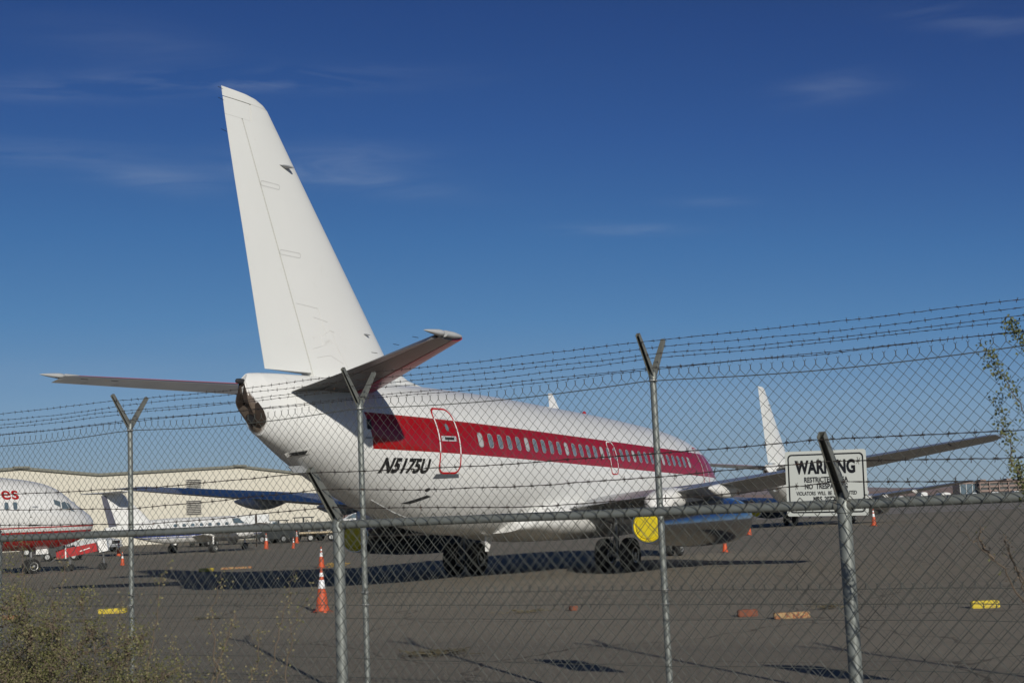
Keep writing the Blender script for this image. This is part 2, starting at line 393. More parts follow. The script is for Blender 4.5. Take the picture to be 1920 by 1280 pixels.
# ------------------------------------------------------------------ jet airliner
def pchip(xs, ys, x):
    n = len(xs)
    if x <= xs[0]: return ys[0]
    if x >= xs[-1]: return ys[-1]
    i = 0
    while xs[i+1] < x: i += 1
    def d(k): return (ys[k+1]-ys[k])/(xs[k+1]-xs[k])
    def slope(k):
        if k == 0: return d(0)
        if k == n-1: return d(n-2)
        a, b = d(k-1), d(k)
        return 0 if a*b <= 0 else 2*a*b/(a+b)
    h = xs[i+1]-xs[i]; t = (x-xs[i])/h
    return ((1+2*t)*(1-t)**2*ys[i] + t*(1-t)**2*h*slope(i) + t*t*(3-2*t)*ys[i+1] + t*t*(t-1)*h*slope(i+1))
FUS = [(0.9,2.16,2.06,.04,2.11),(.95,2.38,1.86,.24,2.12),(1.06,2.52,1.70,.40,2.13),(1.3,2.72,1.53,.64,2.15),(1.7,3.00,1.30,.94,2.20),(2.2,3.34,1.12,1.20,2.30),(2.8,3.84,.99,1.43,2.44),(3.4,4.18,.93,1.60,2.55),(4.2,4.42,.88,1.75,2.68),(5.5,4.62,.87,1.85,2.80),(7,4.76,.92,1.88,2.88),(9,4.88,.98,1.88,2.95),
       (11,4.99,1.04,1.88,3.02),(15.4,5.16,1.17,1.88,3.16),(19,5.28,1.27,1.88,3.28),(21,5.31,1.36,1.86,3.34),(22.5,5.32,1.55,1.79,3.42),(24,5.32,1.90,1.65,3.55),(25.5,5.31,2.40,1.42,3.75),(27,5.30,3.00,1.12,4.02),(28.2,5.28,3.50,.70,4.25),(29.0,5.25,3.84,.37,4.40),(29.5,5.21,4.02,.21,4.48)]
FX = [r[0] for r in FUS]; FC = [[r[i] for r in FUS] for i in range(1, 5)]
def fsec(a): return [pchip(FX, c, a) for c in FC]
def fr(a, z):
    t, b, w, c = fsec(a); k = (z-c)/((t-c) if z > c else (c-b)); k = max(-.999, min(.999, k))
    return w*math.sqrt(1-k*k)
A0 = 4.0
def L(a, r, z): return Vector((r, A0-a, z))
def surf(a, z, e=.004, side=1):
    r = fr(a, z); ra = (fr(a+.05, z)-fr(a-.05, z))/.1; rz = (fr(a, z+.03)-fr(a, z-.03))/.06
    n = Vector((1, ra, -rz)).normalized()
    p = L(a, r, z) + n*e
    return Vector((p.x*side, p.y, p.z))
def loft_body(mb, st, a0, a1, da, n=44, expo=2.0):
    xs_ = [r[0] for r in st]; cs = [[r[i] for r in st] for i in range(1, 5)]
    lst = []; a = a0
    while a < a1-1e-6:
        lst.append(a); a += da if a > a0+1.2 else da*.2
    lst.append(a1); rings = []
    for a in lst:
        t, b, w_, c = [pchip(xs_, q, a) for q in cs]; ring = []
        for k in range(n):
            an = 2*PI*k/n; cx, sz = math.cos(an), math.sin(an)
            X = w_*math.copysign(abs(cx)**(2/expo), cx); Z = c + (t-c if sz > 0 else c-b)*math.copysign(abs(sz)**(2/expo), sz)
            ring.append(L(a, X, Z))
        rings.append(ring)
    mb.rings(rings)
def decal(name, poly, mat, parent, e=.004, step=.12, side=1):
    bm = bmesh.new(); vs = [bm.verts.new((p[0], p[1], 0)) for p in poly]; bm.faces.new(vs)
    _grid_cut(bm, step); return _wrap(bm, name, mat, parent, e, side)
def _grid_cut(bm, step):
    xs_ = [v.co.x for v in bm.verts]; ys_ = [v.co.y for v in bm.verts]
    for lo, hi, nrm in ((min(xs_), max(xs_), (1,0,0)), (min(ys_), max(ys_), (0,1,0))):
        q = lo+step
        while q < hi-1e-4:
            co = Vector(nrm)*q
            bmesh.ops.bisect_plane(bm, geom=bm.verts[:]+bm.edges[:]+bm.faces[:], plane_co=co, plane_no=nrm); q += step
def _wrap(bm, name, mat, parent, e, side=1):
    for v in bm.verts: v.co = surf(v.co.x, v.co.y, e, side)
    me = bpy.data.meshes.new(name); bm.to_mesh(me); bm.free(); me.materials.append(mat)
    for p in me.polygons: p.use_smooth = True
    o = bpy.data.objects.new(name, me); C.objects.link(o); o.parent = parent; return o
def rrect(a0, a1, z0, z1, r, n=5):
    out = []
    for cx, cz, s in ((a1-r, z1-r, 0), (a0+r, z1-r, 1), (a0+r, z0+r, 2), (a1-r, z0+r, 3)):
        for k in range(n+1):
            an = (s + k/n)*PI/2; out.append((cx+r*math.cos(an), cz+r*math.sin(an)))
    return out
def ring_decal(name, outer, inner, mat, parent, e=.013):
    mb = MB(); n = len(outer); vs = []; sub = 8
    def dens(p):
        o = []
        for i in range(n):
            a, b = p[i], p[(i+1) % n]
            for k in range(sub): o.append((lerp(a[0], b[0], k/sub), lerp(a[1], b[1], k/sub)))
        return o
    A, B = dens(outer), dens(inner); m = len(A)
    vs = [surf(*p, e) for p in A]+[surf(*p, e) for p in B]
    mb.add(vs, [(i, (i+1) % m, m+(i+1) % m, m+i) for i in range(m)])
    return mb.build(name, mat, parent)
def naca(x, t): x = max(0, min(1, x)); return 5*t*(.2969*math.sqrt(x)-.126*x-.3516*x*x+.2843*x**3-.1036*x**4)
def foil(mb, secs, n=12):
    rings = []
    for le, te, t, nr, f0, f1 in secs:
        le, te, nr = Vector(le), Vector(te), Vector(nr).normalized(); c = (te-le).length
        fs = [f0+(f1-f0)*(.5-.5*math.cos(PI*k/n)) if f0 == 0 else f0+(f1-f0)*k/n for k in range(n+1)]
        up = [le.lerp(te, f)+nr*max(naca(f, t), .0012)*c for f in fs]
        dn = [le.lerp(te, f)-nr*max(naca(f, t), .0012)*c for f in fs]
        rings.append(up+dn[::-1])
    mb.rings(rings)
def text_mesh(body, size, xs_=1.0, bold=0.0, shear=0.0, spacing=1.0):
    cu = bpy.data.curves.new('lettering', 'FONT'); cu.body = body; cu.size = size; cu.offset = bold; cu.shear = shear
    cu.space_character = spacing; cu.align_x = 'CENTER'; cu.resolution_u = 4
    o = bpy.data.objects.new('lettering', cu); C.objects.link(o)
    dg = bpy.context.evaluated_depsgraph_get(); dg.update(); me = bpy.data.meshes.new_from_object(o.evaluated_get(dg))
    bpy.data.objects.remove(o); bpy.data.curves.remove(cu)
    bm = bmesh.new(); bm.from_mesh(me); bpy.data.meshes.remove(me)
    for v in bm.verts: v.co.x *= xs_; v.co.z = 0
    return bm
def wheel(parent, c, r, wd, hubr, name='wheel'):
    t = MB(); ax = (1,0,0); c = Vector(c)
    t.lathe(c-Vector((wd/2,0,0)), ax, [(0,hubr),(0.0,r*.80),(wd*.07,r*.93),(wd*.2,r*.985),(wd*.34,r),(wd*.37,r*.985),(wd*.40,r),(wd*.48,r),(wd*.5,r*.985),(wd*.52,r),(wd*.60,r),(wd*.63,r*.985),(wd*.66,r),(wd*.8,r*.985),(wd*.93,r*.93),(wd,r*.80),(wd,hubr)], 36)
    o = t.build(name, RUBBER, parent, angle=60)
    h = MB(); h.lathe(c-Vector((wd/2+.012,0,0)), ax, [(0,.03),(.02,hubr*.3),(.05,hubr*.55),(.012,hubr*.8),(0,hubr*.97),(.02,hubr),(wd+.004,hubr),(wd+.024,hubr*.97),(wd+.01,hubr*.8),(wd-.02,hubr*.5),(wd+.02,hubr*.25),(wd+.03,.03)], 24)
    h.build('rim', HUB, o); return o
PANEL_LINES = [[(27.69, 6.96), (26.91, 6.91), (26.61, 6.27)], [(27.12, 5.93), (26.75, 6.03), (26.79, 6.26), (26.48, 6.42), (26.3, 6.39)], [(26.98, 5.73), (26.48, 5.82), (25.98, 5.65)], [(26.43, 6.42), (26.14, 5.95), (25.72, 5.46)], [(27.09, 6.69), (26.56, 6.62)]]
SILL = pmat('dark_sill_paint', (.085,.095,.11), .5)
PJOINT = pmat('panel_joint_grey', (.56,.56,.54), .6)
def make_airliner(label):
    R = thing('jet_airliner', label, 'airplane', (5.8317, 53.012, 0), -0.4814)
    b = MB(); loft_body(b, FUS, .9, 29.0, .25, 96)
    t, bo, w_, c = fsec(29.0); end = []
    def aend(z): return 29.56 - .36*smooth01((4.62-z)/.62) - .16*smooth01((z-5.0)/.25)
    for f_ in (0, .3, .6, .85, .97, 1.0):
        ring = []; tt, bb, ww, cc = fsec(29.0+.5*f_)
        for k in range(96):
            an = 2*PI*k/96; z = cc+(tt-cc if math.sin(an) > 0 else cc-bb)*math.sin(an)
            wz_ = ww*lerp(1.0, .62, smooth01((z-4.5)/.6)*f_)*(1 if f_ < .9 else (.95 if f_ < .99 else .80))
            ring.append(L(lerp(29.0, aend(z), f_), wz_*math.cos(an), cc+(z-cc)*(1 if f_ < .9 else (.985 if f_ < .99 else .95))))
        end.append(ring)
    b.rings(end); b.build('fuselage', W_RED, R)
    # blunt tail end with auxiliary exhaust
    e = MB(); last = end[-1]; cen = sum((Vector(p) for p in last), Vector())/96
    e.rings([[Vector(p) for p in last], [Vector(p).lerp(Vector((cen.x, p.y-.02, cen.z)), .18) for p in last], [Vector(p).lerp(Vector((cen.x, p.y-.03, cen.z)), .6) for p in last]]); ce = e.build('tail_cap', SOOT, R)
    q = MB(); q.lathe(L(29.20, .06, 4.24), (0.3,-1,-.2), [(0,.12),(.27,.12),(.27,.10),(.05,.10)], 24, cap=False); q.build('exhaust_pipe', SOOT, ce)
    q = MB(); q.lathe(L(29.22, .065, 4.24), (0.3,-1,-.2), [(0,.101),(.22,.101)], 24); q.build('exhaust_bore', BLACKP, ce)
    q = MB(); q.lathe(L(29.52, 0, 5.02), (0,-1,0), [(0,.06),(.10,.06),(.2,.05),(.24,.02)], 16); q.build('tail_light', DARKG, R)
    decal('scorched_scoop', [(29.34,4.56),(29.20,4.38),(29.12,4.22),(29.10,4.10),(29.18,4.03),(29.34,4.10),(29.40,4.3),(29.42,4.50)], SOOT, R, .012, .06)
    # fin and rudder
    FL = [(4.9,22.85,28.62),(5.5,23.36,28.76),(6.2,23.96,28.92),(8,25.52,29.31),(10,27.25,29.76),(11.0,28.10,29.97)]
    up = Vector((1,0,0))
    def fle(z): return pchip([q[0] for q in FL], [q[1] for q in FL], z)
    def fte(z): return pchip([q[0] for q in FL], [q[2] for q in FL], z)
    def hinge(z): return 27.14+(29.42-27.14)*(z-5.42)/(11.02-5.42)
    f = MB(); secs = []
    for z in (4.9,5.5,6.2,7.2,8.4,9.6,10.5,11.0):
        a, bb = fle(z), fte(z); secs.append((L(a,0,z), L(bb,0,z), .105, up, 0, (hinge(z)-a)/(bb-a)))
    foil(f, secs, 16)
    a, bb = fle(11.0), fte(11.0); tops = []
    for z, fr_ in ((11.0,(29.13-fle(11.0))/(bb-a)), (11.40,(29.13-28.45)/(30.04-28.45))):
        aa = 28.10 if z == 11.0 else 28.45; tb = bb if z == 11.0 else 30.04
        tops.append((L(aa,0,z), L(tb,0,z), .105, up, 0, fr_))
    foil(f, tops, 16)
    foil(f, [(L(28.45,0,11.405),L(30.045,0,11.405),.105,up,0,1),(L(28.60,0,11.50),L(30.06,0,11.50),.10,up,0,1),(L(28.85,0,11.585),L(30.07,0,11.59),.08,up,0,1),(L(29.15,0,11.625),L(30.08,0,11.62),.04,up,0,1)], 16)
    f.build('fin', FINW, R)
    d = MB()
    d.rings([[L(a, s*w_*math.cos(an), 5.15+h*math.sin(an)) for an in [PI*k/12 for k in range(13)]] for a, w_, h in ((21.2,.02,.16),(22.0,.09,.20),(22.7,.14,.32),(23.3,.17,.56),(24.0,.2,.9),(25.0,.16,.8)) for s in (1,)], cap=True)
    d.build('dorsal_fillet', FINW, R)
    f = MB(); secs = []
    for z in (5.36,6.2,7.2,8.4,9.6,10.5,11.0):
        a, bb = fle(z), fte(z); secs.append((L(a,0,z), L(bb,0,z), .100, up, (hinge(z)+.042-a)/(bb-a), 1))
    foil(f, secs, 8)
    foil(f, [(L(28.10,0,11.004),L(29.97,0,11.004),.100,up,(29.16-28.12)/1.85,1),(L(28.45,0,11.388),L(30.037,0,11.388),.100,up,(29.18-28.45)/1.585,1)], 8)
    f.build('rudder', FINW, R)
    for z, a0, a1 in ((9.62, 28.2, 28.86), (8.1, 27.5, 28.24)):
        for s in (-1, 1):
            h = MB()
            th_ = naca((28-fle(z))/(fte(z)-fle(z)), .105)*(fte(z)-fle(z))
            ring = rrect(a0, a1, z-.06, z+.07, .06)
            t0 = .005
            mbv = [L(p[0], s*(naca((p[0]-fle(p[1]))/(fte(p[1])-fle(p[1])), .105)*(fte(p[1])-fle(p[1]))+t0), p[1]) for p in ring]
            inn = rrect(a0+.02, a1-.02, z-.04, z+.05, .04)
            mbi = [L(p[0], s*(naca((p[0]-fle(p[1]))/(fte(p[1])-fle(p[1])), .105)*(fte(p[1])-fle(p[1]))+t0), p[1]) for p in inn]
            nn = len(ring); h.add(mbv+mbi, [(i, (i+1) % nn, nn+(i+1) % nn, nn+i) for i in range(nn)])
            h.build('hinge_cover', PJOINT, R)
    def finth(a, z): return naca((a-fle(z))/(fte(z)-fle(z)), .105)*(fte(z)-fle(z))
    for a, z, s_ in ((28.0,10.17,1.0),(24.95,6.47,.55)):
        p = MB(); t_ = finth(a, z)
        def blade(a_, off_, z_, c_, h_): return [L(a_+c_/2,off_,z_),L(a_,off_,z_+h_),L(a_-c_/2,off_,z_),L(a_,off_,z_-h_)]
        p.rings([blade(a+.02*s_,t_-.03,z+.01,.40*s_,.045*s_), blade(a-.05*s_,t_+.09*s_,z-.01,.30*s_,.04*s_), blade(a-.12*s_,t_+.17*s_,z-.03*s_,.12*s_,.02*s_)])
        p.build('pitot_probe', GREYP, R, smooth=False)
    for line in PANEL_LINES:
        for s in (1,):
            g = MB(); pts = []
            for (a0_, z0_), (a1_, z1_) in zip(line[:-1], line[1:]):
                for k in range(5): pts.append((lerp(a0_,a1_,k/4), lerp(z0_,z1_,k/4)))
            g.tube([L(a_, finth(a_, z_)+.002, z_) for a_, z_ in pts], .005, 4); g.build('panel_joint', PJOINT, R)
    def wick(p_, q_):
        wk = MB(); wk.tube([p_, q_], .006, 5); wk.build('static_wick', BLACKP, R)
    for z in (11.55, 11.3, 10.6):
        wick(L(fte(min(z,11))+.02,0,z), L(fte(min(z,11))+.22,.0,z+.02))
    # tailplane
    for s in (1, -1):
        def sec(y, f0, f1, t=.10):
            k = (y-.4)/5.0
            le = lerp(25.15, 28.95, k); te = lerp(28.45, 30.25, k); z = 4.87+.1228*y
            return (L(le, s*y, z+lerp(.05,.03,k)), L(te, s*y, z), t, (0,0,1), f0, f1)
        m = MB(); foil(m, [sec(.25,0,.70), sec(1.5,0,.70), sec(3,0,.70), sec(5.2,0,.70)], 12)
        o = m.build('stabilizer', TAILG, R)
        le = MB()
        foil(le, [(*[v+Vector((0,.012,0)) if i == 0 else v for i, v in enumerate(sec(.9,0,.075)[:2])], .108, (0,0,1), 0, .31),
                  (*[v+Vector((0,.012,0)) if i == 0 else v for i, v in enumerate(sec(5.2,0,.075)[:2])], .108, (0,0,1), 0, .31)], 14)
        le.build('leading_edge_stripe', RED, R)
        def droop(q):
            l_, t_, *r_ = q; hg = l_.lerp(t_, .705); te2 = t_ + Vector((0,.01,-.13)); le2 = hg-(te2-hg)*(.705/.295)
            return (le2, te2, *r_)
        m = MB(); foil(m, [droop(sec(y_,.712,1,.098)) for y_ in (.55,2,3.5,5.15)], 6)
        m.build('elevator', TAILG, R)
        tp = MB(); S1 = sec(5.215,0,1); zz = S1[0].z
        def cap(a0, a1, w_, hh, y0, fwd):
            rg = []
            for k in range(13):
                t_ = k/12; a = lerp(a0, a1, t_)
                q = (min(1, (t_*(1/.55)))**.5*.98+.02 if fwd else min(1, t_*7+.25)**.5*max(0.02, 1-max(0, t_-.25)/.75)**.62)
                rg.append([L(a, s*(y0+w_*q*math.cos(an)), zz+.02+hh*q*math.sin(an)) for an in [2*PI*j/14 for j in range(14)]])
            tp.rings(rg)
        cap(28.88, 29.60, .085, .068, 5.25, True); cap(29.64, 30.40, .085, .066, 5.25, False)
        tp.build('stabilizer_tip', LTGREY, R)
        for y in (3.6, 4.3, 4.9):
            S = sec(y, 0, 1); wick(S[1]+Vector((0,.02,0)), S[1]-Vector((0,.20,0)))
        # wing
        WS = [(1.0,10.0,17.3,.13),(1.88,10.4,17.2,.13),(3.2,11.3,17.1,.125),(4.9,12.3,16.9,.12),(9.5,14.75,17.88,.11),(13.2,16.72,18.66,.105),(13.9,17.10,18.80,.10),(14.16,17.55,18.80,.05)]
        def wz(y): return 1.72+.108*y
        def ws(y, f0, f1, tt=1.0):
            le_ = pchip([q[0] for q in WS], [q[1] for q in WS], y); te_ = pchip([q[0] for q in WS], [q[2] for q in WS], y); t_ = pchip([q[0] for q in WS], [q[3] for q in WS], y)
            return (L(le_, s*y, wz(y)), L(te_, s*y, wz(y)), t_*tt, (0,0,1), f0, f1)
        m = MB(); foil(m, [ws(y,0,.735) for y in (1.0,1.88,3.2,4.0,4.9,6,7.5,9.5,11.5,13.0)], 14)
        foil(m, [ws(y,0,1) for y in (13.01,13.9,14.06,14.16)], 14)
        m.build('wing', ALU, R)
        m = MB(); foil(m, [ws(y,.742,1,.97) for y in (1.95,3.2,4.3)], 6); m.build('flap', ALU, R)
        m = MB(); foil(m, [ws(y,.742,1,.97) for y in (5.2,7,9.4)], 6); m.build('flap', ALU, R)
        m = MB(); foil(m, [ws(y,.742,1,.97) for y in (9.46,11,12.96)], 6); m.build('aileron', ALU, R)
        for y in (6.5, 9.2):
            m = MB(); te_ = ws(y,0,1)[1].y; a_te = A0-te_; rg = []
            for k in range(13):
                t_ = k/12; a = a_te-2.0+2.75*t_; q = math.sin(PI*(.04+.93*t_))**.75
                zc = wz(y)-.10-.08*math.sin(PI*t_)
                rg.append([L(a, s*(y+.17*q*math.cos(an)), zc+.21*q*math.sin(an)) for an in [2*PI*j/16 for j in range(16)]])
            m.rings(rg); m.build('flap_track_fairing', WHITE if y > 3 else LTGREY, R)
        # engine
        m = MB(); y = s*4.83
        m.lathe(L(10.95, y, 1.38), (0,-1,0), [(.30,.47),(.06,.49),(0,.53),(.04,.58),(.22,.635),(.7,.69),(1.6,.73),(3.2,.725),(4.8,.68),(6.0,.60),(6.9,.53),(7.32,.49),(7.32,.45),(7.2,.44)], 56, cap=False)
        en = m.build('engine', NAC, R)
        m = MB(); m.lathe(L(11.24, y, 1.38), (0,-1,0), [(0,.47),(.02,.47)], 40); m.build('inlet_cover', DARKG, en)
        m = MB(); m.lathe(L(18.20, y, 1.36), (0,-1,0), [(0,.40),(.05,.43),(.12,.43),(.14,.40),(.09,.375),(.10,.345),(.13,.33),(.135,.25),(.13,.1),(.13,.01)], 48); m.build('exhaust_cover', YELLOW, en)
        if s < 0: m_ = None
        m = MB(); rg = []
        for a, w_, zc, hh in ((11.6,.06,2.03,.12),(12.2,.22,2.05,.24),(13,.30,2.06,.30),(15.5,.32,2.08,.30),(16.9,.34,2.08,.28)):
            rg.append([L(a, y+w_*math.copysign(abs(math.cos(an))**.7, math.cos(an)), zc+hh*math.copysign(abs(math.sin(an))**.7, math.sin(an))) for an in [2*PI*j/20 for j in range(20)]])
        m.rings(rg); m.build('pylon', ALU, en)
        m = MB(); rg = []
        for a, w_, zc, hh in ((16.2,.38,2.12,.28),(16.8,.42,2.10,.31),(17.3,.40,2.05,.29),(17.65,.33,2.0,.24),(17.85,.19,1.96,.15),(17.9,.05,1.95,.05)):
            rg.append([L(a, y+w_*math.copysign(abs(math.cos(an))**.8, math.cos(an)), zc+hh*math.copysign(abs(math.sin(an))**.8, math.sin(an))) for an in [2*PI*j/24 for j in range(24)]])
        m.rings(rg); m.build('engine_fairing', WHITE, en)
        # main gear
        g = MB(); gy = s*2.62
        g.tube([L(15.4,gy,.5), L(15.4,gy,1.15)], .065, 14); g.tube([L(15.4,gy,1.1), L(15.38,gy+.02*s,1.95)], .10, 14)
        g.tube([L(15.4,gy-.55,.5), L(15.4,gy+.55,.5)], .055, 12)
        g.tube([L(15.36,gy,1.35), L(15.3,gy-s*.95,1.75)], .05, 10)
        g.tube([L(15.52,gy,.62), L(15.68,gy,.88), L(15.52,gy,1.2)], [.035,.03,.035], 8)
        g.tube([L(15.56,gy+.09,.55), L(15.6,gy+.1,1.0), L(15.45,gy+.1,1.6)], .012, 6)
        g.tube([L(15.56,gy-.09,.55), L(15.6,gy-.13,1.1), L(15.45,gy-.1,1.6)], .012, 6)
        gg = g.build('main_gear_leg', STEEL, R)
        for q in (-.40, .40):
            wheel(gg, L(15.4, gy+q, .505), .505, .36, .24)
        g = MB(); g.rings([[L(15.25,gy+s*.13,1.42),L(15.62,gy+s*.13,1.80),L(15.0,gy+s*.13,1.86)],[L(15.25,gy+s*.17,1.42),L(15.62,gy+s*.17,1.80),L(15.0,gy+s*.17,1.86)]]); g.build('gear_door', WHITE, gg, smooth=False)
    # nose gear
    g = MB(); g.tube([L(4,0,.31), L(4,0,.75)], .045, 12); g.tube([L(4,0,.7), L(3.95,0,1.35)], .065, 12); g.tube([L(4,-.26,.31), L(4,.26,.31)], .035, 10); g.tube([L(3.95,0,.95), L(3.3,0,1.3)], .035, 8)
    g.tube([L(4.1,0,.4), L(4.22,0,.58), L(4.08,0,.78)], .02, 6)
    gg = g.build('nose_gear_leg', STEEL, R)
    for q in (-.19, .19): wheel(gg, L(4, q, .31), .31, .19, .16)
    for q in (-1, 1):
        g = MB(); g.box(L(3.6, q*.36, .78), (.03, 1.3, .42)); g.build('nose_gear_door', WHITE, R, smooth=False)
    # wing to body fairing
    g = MB(); rg = []
    for a, w_, hh, zc in ((9.0,1.30,.10,1.42),(9.8,1.75,.38,1.45),(11.2,2.02,.60,1.55),(14,2.08,.66,1.62),(16.4,2.08,.66,1.66),(17.4,1.98,.60,1.68),(18.4,1.72,.42,1.66),(19.2,1.35,.18,1.50)):
        rg.append([L(a, w_*math.copysign(abs(math.cos(an))**.75, math.cos(an)), zc+hh*math.copysign(abs(math.sin(an))**.75, math.sin(an))) for an in [2*PI*j/44 for j in range(44)]])
    g.rings(rg); g.build('belly_fairing', W_RED, R)
    # cabin windows, starboard side
    for k in range(31):
        a = 22.02-.508*k; z = 3.63+.0275*(a-15.4)
        fr_ = ring_decal('window', rrect(a-.126, a+.126, z-.195, z+.195, .10), rrect(a-.102, a+.102, z-.170, z+.170, .08), WFRAME, R, .009)
        decal('window_pane', rrect(a-.103, a+.103, z-.171, z+.171, .08, 4), (PANE if (k*7) % 5 else PANED), fr_, .006, .3)
    # doors
    def stripe_ring_mat():
        m, nt, b_ = newmat('door_outline_paint')
        tcn = nt.nodes.new('ShaderNodeTexCoord'); sp = nt.nodes.new('ShaderNodeSeparateXYZ'); nt.links.new(tcn.outputs['Object'], sp.inputs[0])
        X, Y, Z = sp.outputs; fwd = M_(nt, 'ADD', Y, 11.4)
        z0 = M_(nt, 'ADD', Z, M_(nt, 'MULTIPLY', fwd, .030))
        inside = M_(nt, 'MULTIPLY', M_(nt, 'LESS_THAN', z0, 4.06), M_(nt, 'GREATER_THAN', z0, 3.20))
        nt.links.new(mixc(nt, inside, (.47,.010,.016), (.78,.77,.75)), b_.inputs['Base Color']); b_.inputs['Roughness'].default_value = .35
        return m
    RING = stripe_ring_mat()
    def door(a0, a1, z0, z1, r, wd, nm, handle=True, sill=True):
        d = decal(nm, rrect(a0, a1, z0, z1, r, 6), W_RED, R, .006, .10)
        ring_decal('door_outline', rrect(a0, a1, z0, z1, r, 6), rrect(a0+wd, a1-wd, z0+wd, z1-wd, r-wd*.5, 6), RING, d, .016)
        if handle:
            zc = lerp(z0, z1, .53); ac = lerp(a0, a1, .5)
            decal('door_handle', [(ac-.30,zc-.07),(ac+.34,zc-.07),(ac+.34,zc+.06),(ac-.30,zc+.06)], LTGREY, d, .012, .1)
            decal('door_handle', [(ac-.20,zc-.04),(ac+.20,zc-.04),(ac+.20,zc+.03),(ac-.20,zc+.03)], DARKG, d, .017, .1)
            decal('door_window', [(ac+.07*math.cos(t), zc+.28+.10*math.sin(t)) for t in [PI*k/8 for k in range(16)]], PANE, d, .010, .2)
            decal('rescue_mark', [(ac-.13,zc+.5),(ac+.15,zc+.5),(ac+.15,zc+.525),(ac-.13,zc+.525)], LTGREY, d, .010, .2)
        if sill: decal('door_sill', [(a0-.02,z0-.10),(a1+.10,z0-.12),(a1+.02,z0+.0),(a0+.03,z0+.0)], SILL, d, .007, .1)
        return d
    door(23.02, 23.92, 2.93, 4.60, .22, .045, 'aft_door')
    door(13.31, 13.88, 2.93, 3.98, .16, .035, 'emergency_exit', False, False)
    door(4.75, 5.45, 2.35, 3.98, .2, .04, 'forward_door', False, False)
    # registration
    bm = text_mesh('N5175U', .46, 1.0, .020, .10, .98)
    for v in bm.verts: v.co.x = -v.co.x
    _grid_cut(bm, .08)
    for v in bm.verts: v.co.x += 25.06; v.co.y += 2.98-(v.co.x-25.06)*(-.02)
    _wrap(bm, 'registration', BLACKP, R, .014)
    # openings and panels on the lower tail
    decal('vent_opening', [(28.15,3.50),(27.80,3.56),(27.74,3.44),(28.05,3.36)], WHITE, R, .02, .1)
    decal('vent_opening', [(28.10,3.48),(27.86,3.52),(27.82,3.44),(28.02,3.40)], DARKG, R, .03, .1)
    decal('vent_opening', [(24.45,2.24),(23.9,2.42),(23.72,2.38),(24.2,2.22)], DARKG, R, .008, .1)
    decal('drain_hole', [(24.0+.09*math.cos(t), 2.55+.045*math.sin(t)) for t in [PI*k/6 for k in range(12)]], DARKG, R, .008, .2)
    decal('access_hatch', rrect(26.35,26.5,3.98,4.22,.03), DARKG, R, .008, .2)
    decal('access_hatch', rrect(26.3,26.55,3.76,3.80,.02), GREYP, R, .008, .2)
    for pts in ([(25.2,1.98),(24.2,1.86),(23.0,1.72)],):
        g = MB(); g.tube([surf(a, max(z, fsec(a)[1]+.06), .01) for a, z in pts], .012, 5); g.build('skin_seam', LTGREY, R)
    g = MB(); g.rings([[L(26.7,.02,3.0),L(27.2,.02,3.2),L(27.2,-.02,3.2),L(26.7,-.02,3.0)],[L(27.75,.015,3.02),L(27.95,.015,3.16),L(27.95,-.015,3.16),L(27.75,-.015,3.02)]]); g.build('tail_mast', GREYP, R, smooth=False)
    g = MB(); g.rings([[L(18.35,.03,1.25),L(18.75,.03,1.25),L(18.75,-.03,1.25),L(18.35,-.03,1.25)],[L(18.62,.015,.82),L(18.78,.015,.82),L(18.78,-.015,.82),L(18.62,-.015,.82)]]); g.build('drain_mast', WHITE, R, smooth=False)
    g = MB(); g.rings([[L(13.5,.03,5.05),L(14.15,.03,5.05),L(14.15,-.03,5.05),L(13.5,-.03,5.05)],[L(14.0,.012,5.62),L(14.25,.012,5.60),L(14.25,-.012,5.60),L(14.0,-.012,5.62)]]); g.build('blade_antenna', WHITE, R, smooth=False)
    g = MB(); g.lathe(L(11.6,0,5.01), (0,0,1), [(0,.07),(.09,.065),(.13,.035),(.14,.01)], 16); g.build('beacon', RED, R)
    # cockpit glazing (seen from the side only)
    for zz in ((2.05,2.65,3.30,3.62),(2.75,3.25,3.36,3.74)):
        for sd in (1, -1):
            g = decal('cockpit_window', [(zz[0]+.05,zz[2]),(zz[1],zz[2]),(zz[1]-.05,zz[3]-.06),(zz[0]+.2,zz[3]-.1)], GLASS, R, .006, .15, sd)
    return R
A1 = make_airliner('largest white airliner with red window stripe, its tail just behind the fence')
A1['group'] = 'white airliners with red stripes on the apron'
A2 = copy_tree(A1); A2.location = (32.4, 135.75, -.36); A2.rotation_euler = (0, 0, -.4976)
A2['label'] = 'distant white airliner whose upright tail fin rises behind the WARNING sign at right'
# ------------------------------------------------------------------ airliner with red belly at left
SC = .90
R3 = thing('jet_airliner', 'white airliner with bright red belly, only its nose section visible at the left edge', 'airplane', (-23.1, 65.8, 0), -.80)
sub = thing('tmp', None, None)
bpy.data.objects.remove(sub)
b = MB(); st = [((r[0]-.9 if r[0] < 5 else (r[0]-.9))*SC, r[1]*SC+.37*SC*(1 if r[0] < 15 else .3)-.02, r[2]*SC+.37*SC*(1 if r[0] < 15 else .3)-.02, r[3]*SC, r[4]*SC+.37*SC*(1 if r[0] < 15 else .3)-.02) for r in FUS]
_A0 = A0; A0 = 3.1
loft_body(b, st, 0, 28.6*SC, .3, 64); b.build('fuselage', W_BELLY, R3)
def s3(a, z, e=.01):
    xs_ = [r[0] for r in st]; t, bo, w_, c = [pchip(xs_, [r[i] for r in st], a) for i in range(1, 5)]
    k = (z-c)/((t-c) if z > c else (c-bo)); k = max(-.99, min(.99, k)); return L(a, w_*math.sqrt(1-k*k)+e, z)
